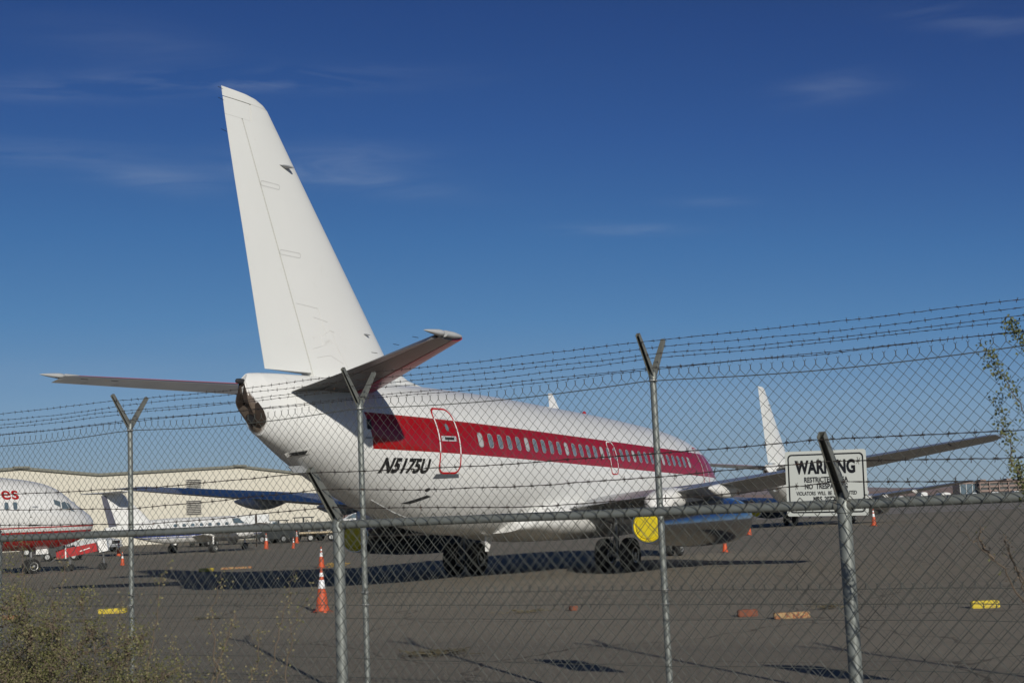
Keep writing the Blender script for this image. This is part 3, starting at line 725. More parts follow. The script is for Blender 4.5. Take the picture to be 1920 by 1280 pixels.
def dec3(name, poly, mat, e=.012, step=.15):
    bm = bmesh.new(); bm.faces.new([bm.verts.new((p[0], p[1], 0)) for p in poly]); _grid_cut(bm, step)
    for v in bm.verts: v.co = s3(v.co.x, v.co.y, e)
    me = bpy.data.meshes.new(name); bm.to_mesh(me); bm.free(); me.materials.append(mat)
    o = bpy.data.objects.new(name, me); C.objects.link(o); o.parent = R3; return o
dec3('cockpit_window', [(1.80,2.96),(2.22,2.96),(2.22,3.26),(1.97,3.32)], GLASS)
dec3('cockpit_window', [(2.28,3.04),(2.62,3.18),(2.64,3.42),(2.28,3.32)], GLASS)
dec3('cockpit_window', [(1.48,2.80),(1.75,2.90),(1.91,3.26),(1.78,3.24)], GLASS)
for k in range(34):
    a = 4.62+.42*k; dec3('window', rrect(a-.10, a+.10, 2.98, 3.34, .09, 3), GLASS)
dec3('door_outline', [(3.45,2.22),(3.95,2.22),(3.95,2.27),(3.45,2.27)], DARKG)
dec3('door_handle', [(3.5,3.05),(3.8,3.05),(3.8,3.12),(3.5,3.12)], GREYP)
bm = text_mesh('es', .86, 1.2, .012, .0)
for v in bm.verts: v.co.x = -v.co.x
_grid_cut(bm, .12)
for v in bm.verts: v.co = s3(v.co.x+4.80, v.co.y+3.47, .014)
me = bpy.data.meshes.new('lettering'); bm.to_mesh(me); bm.free(); me.materials.append(RED); o = bpy.data.objects.new('lettering', me); C.objects.link(o); o.parent = R3
g = MB(); g.tube([L(3.1,0,.32), L(3.1,0,.8)], .05, 10); g.tube([L(3.1,0,.75), L(3.1,0,1.5)], .08, 10); g.tube([L(3.1,-.3,.32), L(3.1,.3,.32)], .04, 8); gg = g.build('nose_gear_leg', STEEL, R3)
for q in (-.22, .22): wheel(gg, L(3.1, q, .34), .34, .2, .2)
for q in (-1, 1):
    g = MB(); g.box(L(2.7, q*.3, 1.02), (.03, .6, .26)); g.build('nose_gear_door', WHITE, R3, smooth=False)
for s in (1, -1):
    m = MB(); foil(m, [(L(10.2,s*.9,1.7),L(16,s*.9,1.7),.12,(0,0,1),0,1),(L(16.5,s*13,2.9),L(18,s*13,2.9),.10,(0,0,1),0,1)], 12); m.build('wing', ALU, R3)
    g = MB(); g.tube([L(14.5,s*2.4,.5), L(14.5,s*2.4,1.9)], .1, 10); gg = g.build('main_gear_leg', STEEL, R3)
    for q in (-.4, .4): wheel(gg, L(14.5, s*2.4+q, .5), .5, .34, .24)
    m = MB(); m.lathe(L(20.6, s*2.55, 3.2), (0,-1,0), [(0,.5),(.4,.62),(3,.62),(4.6,.42)], 24); m.build('engine', RED, R3)
m = MB(); foil(m, [(L(21,0,4.3),L(26.2,0,4.3),.1,(1,0,0),0,1),(L(25.6,0,8.6),L(28.2,0,8.6),.1,(1,0,0),0,1)], 12); m.build('fin', WHITE, R3)
for s in (1, -1):
    m = MB(); foil(m, [(L(25.2,0,8.5),L(28.2,0,8.5),.1,(0,0,1),0,1),(L(27.6,s*5.5,8.6),L(28.9,s*5.5,8.6),.1,(0,0,1),0,1)], 10); m.build('stabilizer', WHITE, R3)
A0 = _A0
# tow bar in front of it
t = thing('tow_cart', 'red tow bar cart with white end ahead of the red-bellied airliner nose wheel', 'tow bar', (-21.2, 67.5, 0), .15)
g = MB(); g.box((-.25,0,.95), (1.9,.5,.42), Matrix.Rotation(-.16, 3, 'Y')); g.build('beam', RED, t, smooth=False)
g = MB(); g.box((.98,0,1.14), (.42,.5,.55), Matrix.Rotation(-.16, 3, 'Y')); g.build('end_block', WHITE, t, smooth=False)
g = MB(); g.box((-.75,-.262,.85), (.06,.012,.5)); g.box((.15,-.262,1.0), (.5,.012,.04), Matrix.Rotation(-.3, 3, 'Y')); g.build('white_mark', WHITE, t, smooth=False)
for a_, b_, r_ in (((-1.0,0,.8),(-1.5,0,.45),.05),((.95,0,.9),(1.0,0,.2),.05),((-.6,-.2,.8),(-.6,-.2,.15),.03),((-.6,.2,.8),(-.6,.2,.15),.03)):
    g = MB(); g.tube([a_, b_], r_); g.build('strut', STEEL, t)
for x in (-.6, .95):
    for q in (-.28, .28): 
        g = MB(); g.lathe((x,q-.05,.17), (0,1,0), [(0,.05),(0,.17),(.1,.17),(.1,.05)], 20); g.build('wheel', RUBBER, t)
# ------------------------------------------------------------------ twin turboprop
_A0 = A0; A0 = 1.6
KA = [(0,1.42,1.30,.05,1.36),(.15,1.55,1.15,.22,1.36),(.8,1.80,.95,.48,1.36),(1.8,1.98,.80,.64,1.38),(2.4,2.35,.74,.69,1.45),(3.0,2.52,.72,.71,1.55),(8,2.50,.72,.71,1.55),(9.5,2.42,.92,.62,1.60),(11.5,2.20,1.42,.34,1.75),(13.0,2.02,1.72,.10,1.86)]
def make_turboprop(label, loc, rz):
    R = thing('turboprop_airplane', label, 'airplane', loc, rz, 'white twin propeller airplanes with blue lines')
    b = MB(); loft_body(b, KA, 0, 13.0, .3, 32); b.build('fuselage', W_BLUE, R)
    m = MB(); foil(m, [(L(9.3,0,2.2),L(12.4,0,2.0),.1,(1,0,0),0,1),(L(11.7,0,4.35),L(13.3,0,4.35),.1,(1,0,0),0,1)], 10); m.build('fin', WHITE, R)
    m = MB(); foil(m, [(L(12.1,0,2.05),L(12.75,0,2.05),.16,(1,0,0),0,1),(L(12.85,0,4.2),L(13.32,0,4.2),.16,(1,0,0),0,1)], 6); m.build('rudder', pmat('dark_rudder',(.10,.10,.13),.4), R)
    for s in (1, -1):
        m = MB(); foil(m, [(L(11.6,0,4.38),L(13.4,0,4.38),.1,(0,0,1),0,1),(L(12.5,s*2.8,4.42),L(13.4,s*2.8,4.42),.1,(0,0,1),0,1)], 8); m.build('stabilizer', WHITE, R)
        m = MB(); foil(m, [(L(4.3,s*.4,1.15),L(6.6,s*.4,1.15),.15,(0,0,1),0,1),(L(4.6,s*2.8,1.35),L(6.5,s*2.8,1.35),.14,(0,0,1),0,1),(L(5.1,s*8.2,1.95),L(6.2,s*8.2,1.95),.12,(0,0,1),0,1)], 10); m.build('wing', WHITE, R)
        m = MB(); rg = []
        for a, rr_ in ((2.55,.16),(2.8,.30),(3.4,.40),(4.6,.42),(5.8,.36),(6.9,.12)):
            rg.append([L(a, s*2.6+rr_*.85*math.cos(an), 1.38+rr_*math.sin(an)) for an in [2*PI*j/18 for j in range(18)]])
        m.rings(rg); en = m.build('engine', WHITE, R)
        m = MB(); m.lathe(L(2.55, s*2.6, 1.38), (0,1,0), [(0,.17),(.2,.13),(.38,.02)], 14); m.build('spinner', HUB, en)
        m = MB()
        for k in range(4):
            an = PI/2*k; d = Vector((math.cos(an), 0, math.sin(an))); c = L(2.42, s*2.6, 1.38); pd = Vector((-d.z,0,d.x))
            m.rings([[c+d*q_+pd*w_+Vector((0,o_,0)) for w_, o_ in ((-wd,.02),(0,.045),(wd,-.02),(0,-.045))] for q_, wd in ((.12,.05),(.45,.10),(.9,.11),(1.18,.07))])
        m.build('propeller', SOOT, en)
        g = MB(); g.tube([L(6.1,s*2.6,.33), L(6.1,s*2.6,1.15)], .06, 10); gg = g.build('main_gear_leg', WHITE, R)
        for q in (-.15, .15): wheel(gg, L(6.1, s*2.6+q, .30), .30, .16, .16)
    g = MB(); g.tube([L(1.6,0,.25), L(1.6,0,.9)], .06, 10); gg = g.build('nose_gear_leg', WHITE, R); wheel(gg, L(1.6,0,.27), .27, .17, .14)
    for k in range(7):
        a = 3.6+.72*k; z = 1.95; t_, bo, w_, c = [pchip([r[0] for r in KA], [r[i] for r in KA], a) for i in range(1, 5)]
        r = w_*math.sqrt(1-((z-c)/(t_-c))**2)
        m = MB(); m.rings([[L(a+.15*math.cos(x_), r-.03, z+.15*math.sin(x_)) for x_ in [2*PI*j/12 for j in range(12)]], [L(a+.15*math.cos(x_), r+.02, z-.0+.15*math.sin(x_)) for x_ in [2*PI*j/12 for j in range(12)]]]); m.build('window', GLASS, R)
    m = MB(); m.rings([[L(1.95,x_,1.98),L(2.6,x_*1.25,2.36),L(3.0,x_*1.25,2.34),L(3.0,x_*1.35,1.98)] for x_ in (-.52,.52)]); m.build('windscreen', GLASS, R)
    return R
T1 = make_turboprop('white twin propeller airplane with blue lines and T-shaped tail, before the cream hangar', (-20.4, 103.2, 0), -.76)
T2 = copy_tree(T1); T2.location = (-15.5, 121, 0); T2.rotation_euler = (0,0,1.9)
T2['label'] = 'second white and blue propeller airplane, hidden behind the front post beside the big tail'
A0 = _A0
# ------------------------------------------------------------------ hangar
P0 = Vector((-53.9,150)); P1 = Vector((-23.6,181.1)); dv = (P1-P0); HL = dv.length; ang = math.atan2(dv.y, dv.x)
HG = thing('hangar', 'wide cream metal hangar with low gables and a green grey roof edge', 'hangar', (P0.x, P0.y, 0), ang)
prof = [(-46,7.0),(-28,8.6),(-14,7.9),(0,8.75),(.2125*HL,7.95),(.647*HL,8.75),(HL,7.15)]
m = MB()
n_ = len(prof)
m.add([(x,0,0) for x, z in prof]+[(x,0,z) for x, z in prof]+[(x,60,0) for x, z in prof]+[(x,60,z) for x, z in prof],
      [(i,i+1,n_+i+1,n_+i) for i in range(n_-1)]+[(2*n_+i,2*n_+i+1,3*n_+i+1,3*n_+i) for i in range(n_-1)]+[(0,n_,3*n_,2*n_),(n_-1,2*n_-1,4*n_-1,3*n_-1)])
m.build('wall', CREAM, HG, smooth=False)
ROOFM = pmat('grey_green_roof_trim', (.20,.20,.165), .6)
m = MB()
for i in range(n_-1):
    (x0, z0), (x1, z1) = prof[i], prof[i+1]; xe = x1+(.5 if i == n_-2 else 0)
    m.add([(x0,-.35,z0+.02),(xe,-.35,z1+.02),(xe,-.35,z1+.30),(x0,-.35,z0+.30),(x0,60.3,z0+.02),(xe,60.3,z1+.02),(xe,60.3,z1+.30),(x0,60.3,z0+.30)],
          [(0,1,2,3),(7,6,5,4),(0,4,5,1),(3,2,6,7),(0,3,7,4),(1,5,6,2)])
m.build('roof', ROOFM, HG, smooth=False, recalc=False)
VENT = pmat('louvre_grey', (.42,.40,.35), .5)
for z in (6.55, 4.05):
    v = MB(); v.box((.50*HL,-.04,z), (2.1,.06,1.75)); vo = v.build('vent', VENT, HG, smooth=False)
    v = MB()
    for k in range(8): v.box((.50*HL,-.10,z-.75+k*.215), (1.9,.08,.05), Matrix.Rotation(.5,3,'X'))
    v.build('louvre', DARKG, vo, smooth=False)
for x, z in ((.80*HL,5.1),(.14*HL,5.0)):
    v = MB(); v.box((x,-.1,z+.1), (.5,.3,.12)); v.box((x,-.28,z-.05), (.4,.1,.3)); v.build('wall_lamp', GREYP, HG, smooth=False)
for x in (0.0, .647*HL):
    v = MB(); v.box((x,-.35,8.98), (1.8,.5,.22)); v.build('ridge_cap', ROOFM, HG, smooth=False)
# ------------------------------------------------------------------ service vehicles
TRUCKW = pmat('vehicle_white', (.62,.63,.62), .35, var=.05)
def make_pickup(label, loc, rz, paint=TRUCKW, group='white service trucks'):
    R = thing('pickup_truck', label, 'truck', loc, rz, group)
    m = MB(); Wd = .92
    side = [(-2.6,.45),(-2.6,1.05),(-.55,1.08),(-.45,1.12),(-.2,1.80),(.75,1.82),(1.25,1.20),(2.35,1.05),(2.5,.85),(2.5,.42)]
    m.rings([[Vector((x, y*(1.0 if z < 1.15 else .86), z)) for x, z in side] for y in (-Wd, Wd)]); m.build('body', paint, R, smooth=False)
    m = MB(); m.rings([[Vector((x, y, z)) for x, z in ((-.28,1.18),(-.1,1.68),(.68,1.70),(1.08,1.18))] for y in (-.915,.915)]); m.build('side_window', GLASS, R, smooth=False)
    m = MB(); m.box((2.51,0,.82), (.06,1.2,.28)); m.build('grille', DARKG, R, smooth=False)
    for q in (-.72, .72):
        m = MB(); m.box((2.50,q,.85), (.06,.24,.18)); m.build('headlight', REFL, R, smooth=False)
    m = MB(); m.box((2.58,0,.50), (.14,1.8,.18)); m.build('bumper', GREYP, R, smooth=False)
    m = MB(); m.add([(1.27,-.72,1.22),(1.27,.72,1.22),(.80,.66,1.79),(.80,-.66,1.79)], [(0,1,2,3)]); m.build('windscreen', GLASS, R, smooth=False)
    for x in (-1.65, 1.55):
        for q in (-.82, .82):
            m = MB(); m.lathe((x,q-.12,.36), (0,1,0), [(0,.08),(0,.30),(.03,.36),(.21,.36),(.24,.30),(.24,.08)], 20); wv_ = m.build('wheel', RUBBER, R)
            m = MB(); m.lathe((x,q-.13,.36), (0,1,0), [(0,.02),(.0,.20),(.26,.20),(.26,.02)], 14); m.build('rim', HUB, wv_)
    return R
PK = make_pickup('white pickup truck parked between the red-bellied nose and the hangar', (-37.2, 121.5, 0), -.35)
PK.scale = (.92,.92,1.0)
p2 = copy_tree(PK); p2.location = (-30.5, 129, 0); p2.rotation_euler = (0,0,.3); p2['label'] = 'white pickup truck half hidden behind the fuselage of the T-tailed propeller airplane'
for i, (x, y, rz, lb) in enumerate([(148,455,.2,'tiny white truck beyond the taxiway, nearest to the fan of the distant engine'),(158,462,1.2,'tiny white truck beyond the taxiway, in front of the dark glass block'),(160,450,.1,'tiny white truck beyond the taxiway, below the left end of the parking garage'),(172,468,2.2,'tiny white truck beyond the taxiway, below the right end of the parking garage')]):
    q = copy_tree(PK); q.location = (x, y, gz(x,y)); q.rotation_euler = (0,0,rz); q['label'] = lb; q.scale = (1.3,1.3,1.2)
BEIGE = pmat('trailer_tan', (.42,.34,.22), .6); DKG = pmat('dark_machinery', (.04,.045,.045), .6, var=.4)
def make_trailer(label, loc, rz):
    R = thing('flatbed_trailer', label, 'trailer', loc, rz)
    m = MB(); m.box((0,0,.82), (4.4,1.7,.16)); m.box((0,0,.66), (4.0,.3,.14)); m.build('deck', BEIGE, R, smooth=False)
    m = MB()
    for x in (-2.15,-1.1,0,1.1,2.15): m.box((x,-.83,1.08), (.06,.06,.4)); m.box((x,.83,1.08), (.06,.06,.4))
    m.box((0,-.83,1.28), (4.4,.05,.05)); m.box((0,.83,1.28), (4.4,.05,.05)); m.build('rail', GREYP, R, smooth=False)
    for x in (-.95, .95):
        for q in (-.8, .8):
            m = MB(); m.lathe((x,q-.1,.34), (0,1,0), [(0,.1),(0,.30),(.03,.34),(.17,.34),(.2,.30),(.2,.1)], 20); wv_ = m.build('wheel', RUBBER, R)
            m = MB(); m.lathe((x,q-.11,.34), (0,1,0), [(0,.02),(0,.19),(.22,.19),(.22,.02)], 12); m.build('rim', HUB, wv_)
    m = MB(); m.tube([(-2.2,0,.6),(-3.2,0,.4)], .05); m.build('drawbar', STEEL, R)
    return R
make_trailer('tan flatbed trailer with pale wheels standing to the left of the near fence post', (-18.6, 130.5, 0), .08)
def make_tug(label, loc, rz, paint, grp='aircraft tugs'):
    R = thing('aircraft_tug', label, 'tug', loc, rz, grp)
    m = MB(); m.rings([[Vector((x, y, z)) for x, z in ((-1.6,.35),(-1.6,1.0),(-.4,1.05),(-.3,.95),(.4,.95),(.5,1.15),(1.5,1.05),(1.6,.4))] for y in (-.75,.75)]); m.build('body', paint, R, smooth=False)
    m = MB()
    for x in (-.35,.45):
        for q in (-.68,.68): m.tube([(x,q,1.0),(x,q,1.85)], .04, 6)
    m.box((.05,0,1.88), (1.1,1.5,.08)); m.build('canopy', DKG, R, smooth=False)
    m = MB(); m.box((-.15,0,1.1), (.5,1.1,.35)); m.build('seat', DKG, R, smooth=False)
    for x in (-1.05, 1.05):
        for q in (-.72, .72):
            m = MB(); m.lathe((x,q-.12,.36), (0,1,0), [(0,.1),(0,.30),(.03,.36),(.21,.36),(.24,.30),(.24,.1)], 20); wv_ = m.build('wheel', RUBBER, R)
            m = MB(); m.lathe((x,q-.13,.36), (0,1,0), [(0,.02),(0,.19),(.26,.19),(.26,.02)], 12); m.build('rim', HUB, wv_)
    return R
TG = make_tug('dark aircraft tug parked just left of the white pickup truck', (-39.0, 113.5, 0), .2, DKG)
for (x, y, rz, lb, sc_) in [(-28.8,127,1.4,'dark aircraft tug under the tail of the T-tailed propeller airplane',1.0),(-22.2,128,-.4,'dark aircraft tug behind the nose of the T-tailed propeller airplane',1.1),(-20.6,133,2.8,'dark aircraft tug behind the tan flatbed trailer',1.2),(-30.2,92,.1,'dark aircraft tug partly hidden below the nose of the red-bellied airliner at the left edge',.8)]:
    q = copy_tree(TG); q.location = (x, y, 0); q.rotation_euler = (0,0,rz); q.scale = (sc_,)*3; q['label'] = lb
CGO = thing('fuel_truck', 'white box bodied service truck behind the propeller airplane, near the cream hangar', 'truck', (-25.3, 131.5, 0), .15)
m = MB(); m.box((-.6,0,1.75), (4.4,2.1,1.9)); m.build('box_body', TRUCKW, CGO, smooth=False)
m = MB(); m.rings([[Vector((x,y,z)) for x, z in ((1.7,.5),(1.7,2.1),(2.5,2.1),(3.0,1.3),(3.1,.5))] for y in (-1,1)]); m.build('cab', TRUCKW, CGO, smooth=False)
m = MB(); m.rings([[Vector((x,y,z)) for x, z in ((1.95,1.35),(1.95,1.95),(2.4,1.95),(2.8,1.35))] for y in (-1.01,1.01)]); m.build('side_window', GLASS, CGO, smooth=False)
m = MB(); m.box((0,0,.6), (5.6,.8,.25)); m.build('chassis', DKG, CGO, smooth=False)
for x in (-1.8, 2.2):
    for q in (-.9, .9):
        m = MB(); m.lathe((x,q-.13,.42), (0,1,0), [(0,.1),(0,.36),(.03,.42),(.23,.42),(.26,.36),(.26,.1)], 20); m.build('wheel', RUBBER, CGO)
# ------------------------------------------------------------------ terminal buildings far right
TB = thing('parking_garage', 'long pinkish parking garage with dark open storeys on the far right horizon', 'parking garage', (209.0, 600, -.4), -.05)
PINK = pmat('pink_concrete', (.24,.175,.15), .8, var=.08, vscale=.1)
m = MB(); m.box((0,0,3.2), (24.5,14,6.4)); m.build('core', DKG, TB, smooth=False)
m = MB()
for k in range(4): m.box((0,0,.9+k*1.8), (25,15,.85))
m.build('storey_band', PINK, TB, smooth=False)
for k in range(7):
    m = MB(); m.box((-12+k*4.0,-7.65,3.3), (.4,.4,6.6)); m.build('column', PINK, TB, smooth=False)
for x in (-9, 2, 10):
    m = MB(); m.box((x,0,7.1), (2.2,5,1.0)); m.build('stair_tower', PINK, TB, smooth=False)
GB = thing('glass_building', 'dark glass fronted block with a pale roof left of the parking garage', 'building', (193.3, 602, -.4), -.05)
m = MB(); m.box((0,0,3.0), (8,12,6.0)); m.build('glass_wall', GLASS, GB, smooth=False)
m = MB(); m.box((0,0,6.25), (8.5,12.5,.5)); m.box((1,0,6.9), (3,6,.8)); m.build('roof', PINK, GB, smooth=False)
m = MB()
for x in (-3.9,-1.3,1.3,3.9): m.box((x,-6.1,3.0), (.25,.2,6.0))
m.build('mullion', LTGREY, GB, smooth=False)
for i, (x, y, w_, h_, lb) in enumerate([(174.6,640,2.6,1.2,'smallest white shed on the right horizon, just behind the distant wing'),(195,640,4.6,2.0,'white domed shed on the right horizon, left of the dark glass block'),(191,660,3.2,2.6,'taller white shed on the right horizon between two lower ones')]):
    S_ = thing('shed', lb, 'shed', (x, y, -.4), .1, 'white sheds on the horizon')
    m = MB(); m.box((0,0,h_/2), (w_,6,h_)); m.build('wall', TRUCKW, S_, smooth=False)
    m = MB(); m.rings([[Vector((w_/2*math.cos(t)*1.03, yy, h_+.8*math.sin(t))) for t in [PI*k/10 for k in range(11)]] for yy in (-3.1,3.1)]); m.build('roof', TRUCKW, S_, smooth=False)
# ------------------------------------------------------------------ traffic cones and small things on the apron
def make_cone(label, loc, hgt=1.05, slim=False):
    R = thing('traffic_cone', label, 'traffic cone', loc, random.uniform(0, 1.5), 'orange traffic cones on the apron')
    k = hgt/1.05; m = MB()
    m.lathe((0,0,0), (0,0,1), [(.0,.215*k),(.035*k,.215*k),(.05*k,.17*k),(.12*k,.155*k),(.14*k,.14*k),(.45*k,.115*k),(.55*k,.085*k),(1.0*k,.030*k),(1.04*k,.026*k),(1.05*k,.01)], 28)
    m.build('cone', ORANGE, R)
    m = MB(); m.box((0,0,.016), (.42*k,.42*k,.032)); m.build('base', pmat('cone_base', (.10,.045,.03), .8) if 'cone_base' not in bpy.data.materials else bpy.data.materials['cone_base'], R, smooth=False)
    m = MB(); m.lathe((0,0,0), (0,0,1), [(.56*k,.087*k),(.565*k,.088*k),(.76*k,.064*k),(.765*k,.062*k)], 24, cap=False); m.build('reflective_collar', REFL, R)
    m = MB(); m.lathe((0,0,0), (0,0,1), [(.84*k,.0545*k),(.845*k,.0545*k),(.93*k,.044*k),(.935*k,.042*k)], 24, cap=False); m.build('reflective_collar', REFL, R)
    return R
c1 = make_cone('largest orange traffic cone with white collar, standing near the middle fence posts', (-4.2, 29.3, 0), .92)
for (x, y, k, lb) in [(-8.1,56.6,.85,'orange cone with white collar directly behind the largest cone, beside a yellow heap'),(-20.9,73.2,.72,'orange and white cone in front of another cone, near the left fence post'),(-28.7,99.6,1.05,'tall orange tube cone behind the small cone near the left fence post'),(7.95,54.5,.70,'orange cone standing under the front of the near engine'),(13.9,84.8,.95,'slim orange cone with white collar between the near engine and the distant airliner'),(26.9,106.1,1.3,'slim orange cone with white collar to the right below the WARNING sign'),
                    (-18.5,101.5,1.15,'reddish cone just right of the nose of the T-tailed propeller airplane'),(-16.2,99.5,.80,'small orange cone second to the right of the propeller airplane nose'),(-19.7,122.9,1.1,'orange cone in front of the tan flatbed trailer'),(-14.9,118,.75,'low orange cone near the second propeller airplane by the near fence post')]:
    q = copy_tree(c1); q.location = (x, y, gz(x,y)); q['label'] = lb; kk = k/.92; q.scale = (kk*1.0,kk*1.0,kk)
YPAINT = pmat('chipped_yellow_paint', (.52,.40,.03), .8, var=.2, vscale=6, c2=(.26,.17,.10), t=.53)
YRUST = pmat('worn_rust_yellow_block', (.33,.23,.11), .85, var=.25, vscale=8, c2=(.22,.07,.03), t=.46)
RUSTB = pmat('rust_red_block', (.17,.055,.028), .85, var=.3, vscale=10, c2=(.14,.05,.03), t=.56)
def block(name, label, cat, c, d, rz, mat, grp=None):
    bm = bmesh.new(); bmesh.ops.create_cube(bm, size=1)
    for v in bm.verts: v.co.x *= d[0]; v.co.y *= d[1]*(1 if v.co.z < 0 else .72); v.co.z = (v.co.z+.5)*d[2]
    bmesh.ops.bevel(bm, geom=bm.edges[:], offset=min(d)*.12, segments=2, affect='EDGES')
    bmesh.ops.subdivide_edges(bm, edges=bm.edges[:], cuts=2, use_grid_fill=True)
    for v in bm.verts:
        v.co += Vector((noise.noise(v.co*9+Vector((c[0],0,0))), noise.noise(v.co*9+Vector((5,c[1],0))), noise.noise(v.co*11+Vector((9,0,1)))*.6))*.012
    me = bpy.data.meshes.new(name); bm.to_mesh(me); bm.free(); me.materials.append(mat)
    o = bpy.data.objects.new(name, me); C.objects.link(o); o.location = c; o.rotation_euler = (0,0,rz); tag(o, label, cat, grp); return o
G_ = 'old parking blocks on the apron'
block('parking_block', 'bright yellow painted block lying alone at the right side of the apron', 'block', (7.62, 23.25, 0), (.46,.16,.12), .04, YPAINT, G_)
block('parking_block', 'rust and yellow worn block lying left of the front right fence post', 'block', (4.35, 22.85, 0), (.58,.15,.10), .05, YRUST, G_)
block('parking_block', 'short rust red block with rounded ends beside the longer worn block', 'block', (3.75, 23.6, 0), (.33,.16,.115), .08, RUSTB, G_)
block('parking_block', 'yellow painted block on the ground behind the left bush', 'block', (-9.4, 32.1, 0), (.62,.18,.11), .08, YPAINT, G_)
block('parking_block', 'far yellow block with rusty pieces beside it, beyond the wing shadow', 'block', (-13.1, 58.1, 0), (.62,.25,.14), .05, YPAINT, G_)
block('wood_plank', 'rusty brown plank right beside the far yellow block', 'plank', (-12.2, 59.8, 0), (1.3,.22,.09), .06, YRUST)
block('parking_block', 'pale yellow block at the left edge half covered by the bush', 'block', (-11.6,31.4,0), (.55,.16,.1), .02, YRUST, G_)
block('stone', 'small brown stone on the bare apron between the middle posts', 'stone', (.95, 26.7, 0), (.16,.1,.09), .5, RUSTB)
o = MB()
rs = random.Random(3)
for k in range(60):
    p = Vector((rs.gauss(0,.22), rs.gauss(0,.10), abs(rs.gauss(0,.07)))); q = p+Vector((rs.uniform(-.2,.2), rs.uniform(-.08,.08), rs.uniform(-.02,.08)))
    o.tube([p, q], .012, 4)
ho = o.build('chock_heap', pmat('yellow_brown_scrap', (.42,.27,.06), .8, var=.4, vscale=6), None, loc=(-7.45, 56.7, .02)); tag(ho, 'heap of yellow brown scrap lying next to the second cone', 'scrap heap')
def debris(label, loc, n, sx, sy, seed, c=(.10,.085,.05), name='dry_weed', cat='weed', hh=.04):
    rs = random.Random(seed); o = MB()
    for k in range(n):
        p = Vector((rs.gauss(0,sx), rs.gauss(0,sy), rs.uniform(.0,hh))); q = p+Vector((rs.gauss(0,sx*.5), rs.gauss(0,sy*.6), rs.uniform(-.01,hh)))
        o.tube([p, q], .005, 3)
    mt = pmat(name+'_brown', c, .9, var=.4, vscale=9)
    ob = o.build(name, mt, None, loc=loc); tag(ob, label, cat, 'dry weed scraps on the asphalt'); return ob
debris('scattered dry weed scraps left of the small brown stone', (.1,26.6,.01), 70, .20, .07, 1)
debris('dry weed clump right of the worn yellow block', (5.3,24.3,.01), 80, .15, .06, 2, hh=.07)
debris('long dry weed clump near the bottom middle of the picture', (-1.25,19.3,.01), 150, .22, .12, 3, hh=.05)
debris('thin dry weed scrap left of the largest cone', (-9.3,29.5,.01), 60, .25, .05, 4)
debris('small dry weed scrap between the largest cone and the bush', (-6.5,28.6,.01), 50, .15, .05, 5)
debris('tiny dry weed scrap under the right hand branches', (9.1,22.7,.01), 30, .12, .05, 6)
# ------------------------------------------------------------------ fences
def add_line(mb, p, q, r, n=3): mb.tube([p, q], r, n, cap=False)
class Frame:
    def __init__(s, o, d, ground=0.0):
        s.o = Vector((o[0], o[1], 0)); s.d = Vector((d[0], d[1], 0)).normalized(); s.nrm = Vector((s.d.y, -s.d.x, 0))  # towards the camera
        if s.nrm.y > 0: s.nrm = -s.nrm
    def P(s, u, v, w_=0.0): return s.o + s.d*u + s.nrm*w_ + Vector((0,0,v))
def chain_mesh(fr_, u0, u1, v0, v1, dw, dh, r, w0, twist, sag, seed, jit=.004):
    mb = MB(); nu = int((u1-u0)/dw)//2*2; nv = int(round((v1-v0)/(dh/2)))
    def off(u, v):
        return (.012*noise.noise(Vector((u*.9, v*.9, seed))) + .035*noise.noise(Vector((u*.35, v*.5, seed+7))))
    def pt(u, v, w_): 
        du = jit*2.2*noise.noise(Vector((u*1.3, v*1.3, seed+3))); dvv = jit*2.2*noise.noise(Vector((u*1.1, v*1.7, seed+5)))
        return fr_.P(u+du, v+dvv-sag(u)*max(0,(v-v0)/(v1-v0)), w0+w_+off(u, v))
    for i in range(nu):
        ul = u0+i*dw; pts = []
        for j in range(nv+1):
            v = v1-j*dh/2; u = ul+(dw*.5 if j % 2 == 0 else (0 if (i+j//2) % 1 == 0 else dw))
            # wires i and i+1 hook at the diamond corners
            u = ul + (dw if ((j+i) % 2 == 0) else 0)
            pts.append(pt(u, v, (r*1.2 if j % 2 == 0 else -r*1.2)))
        mb.tube(pts, r, 4, cap=False)
        if twist and i % 2 == 0:
            a = pt(ul+dw, v1, 0); b_ = pt(ul+dw, v1+.034, 0)
            mb.tube([a, b_], r*1.35, 4, cap=False)
            mb.tube([b_, b_+fr_.d*.013+Vector((0,0,.016))], r*.9, 3, cap=False); mb.tube([b_, b_-fr_.d*.013+Vector((0,0,.013))], r*.9, 3, cap=False)
    return mb
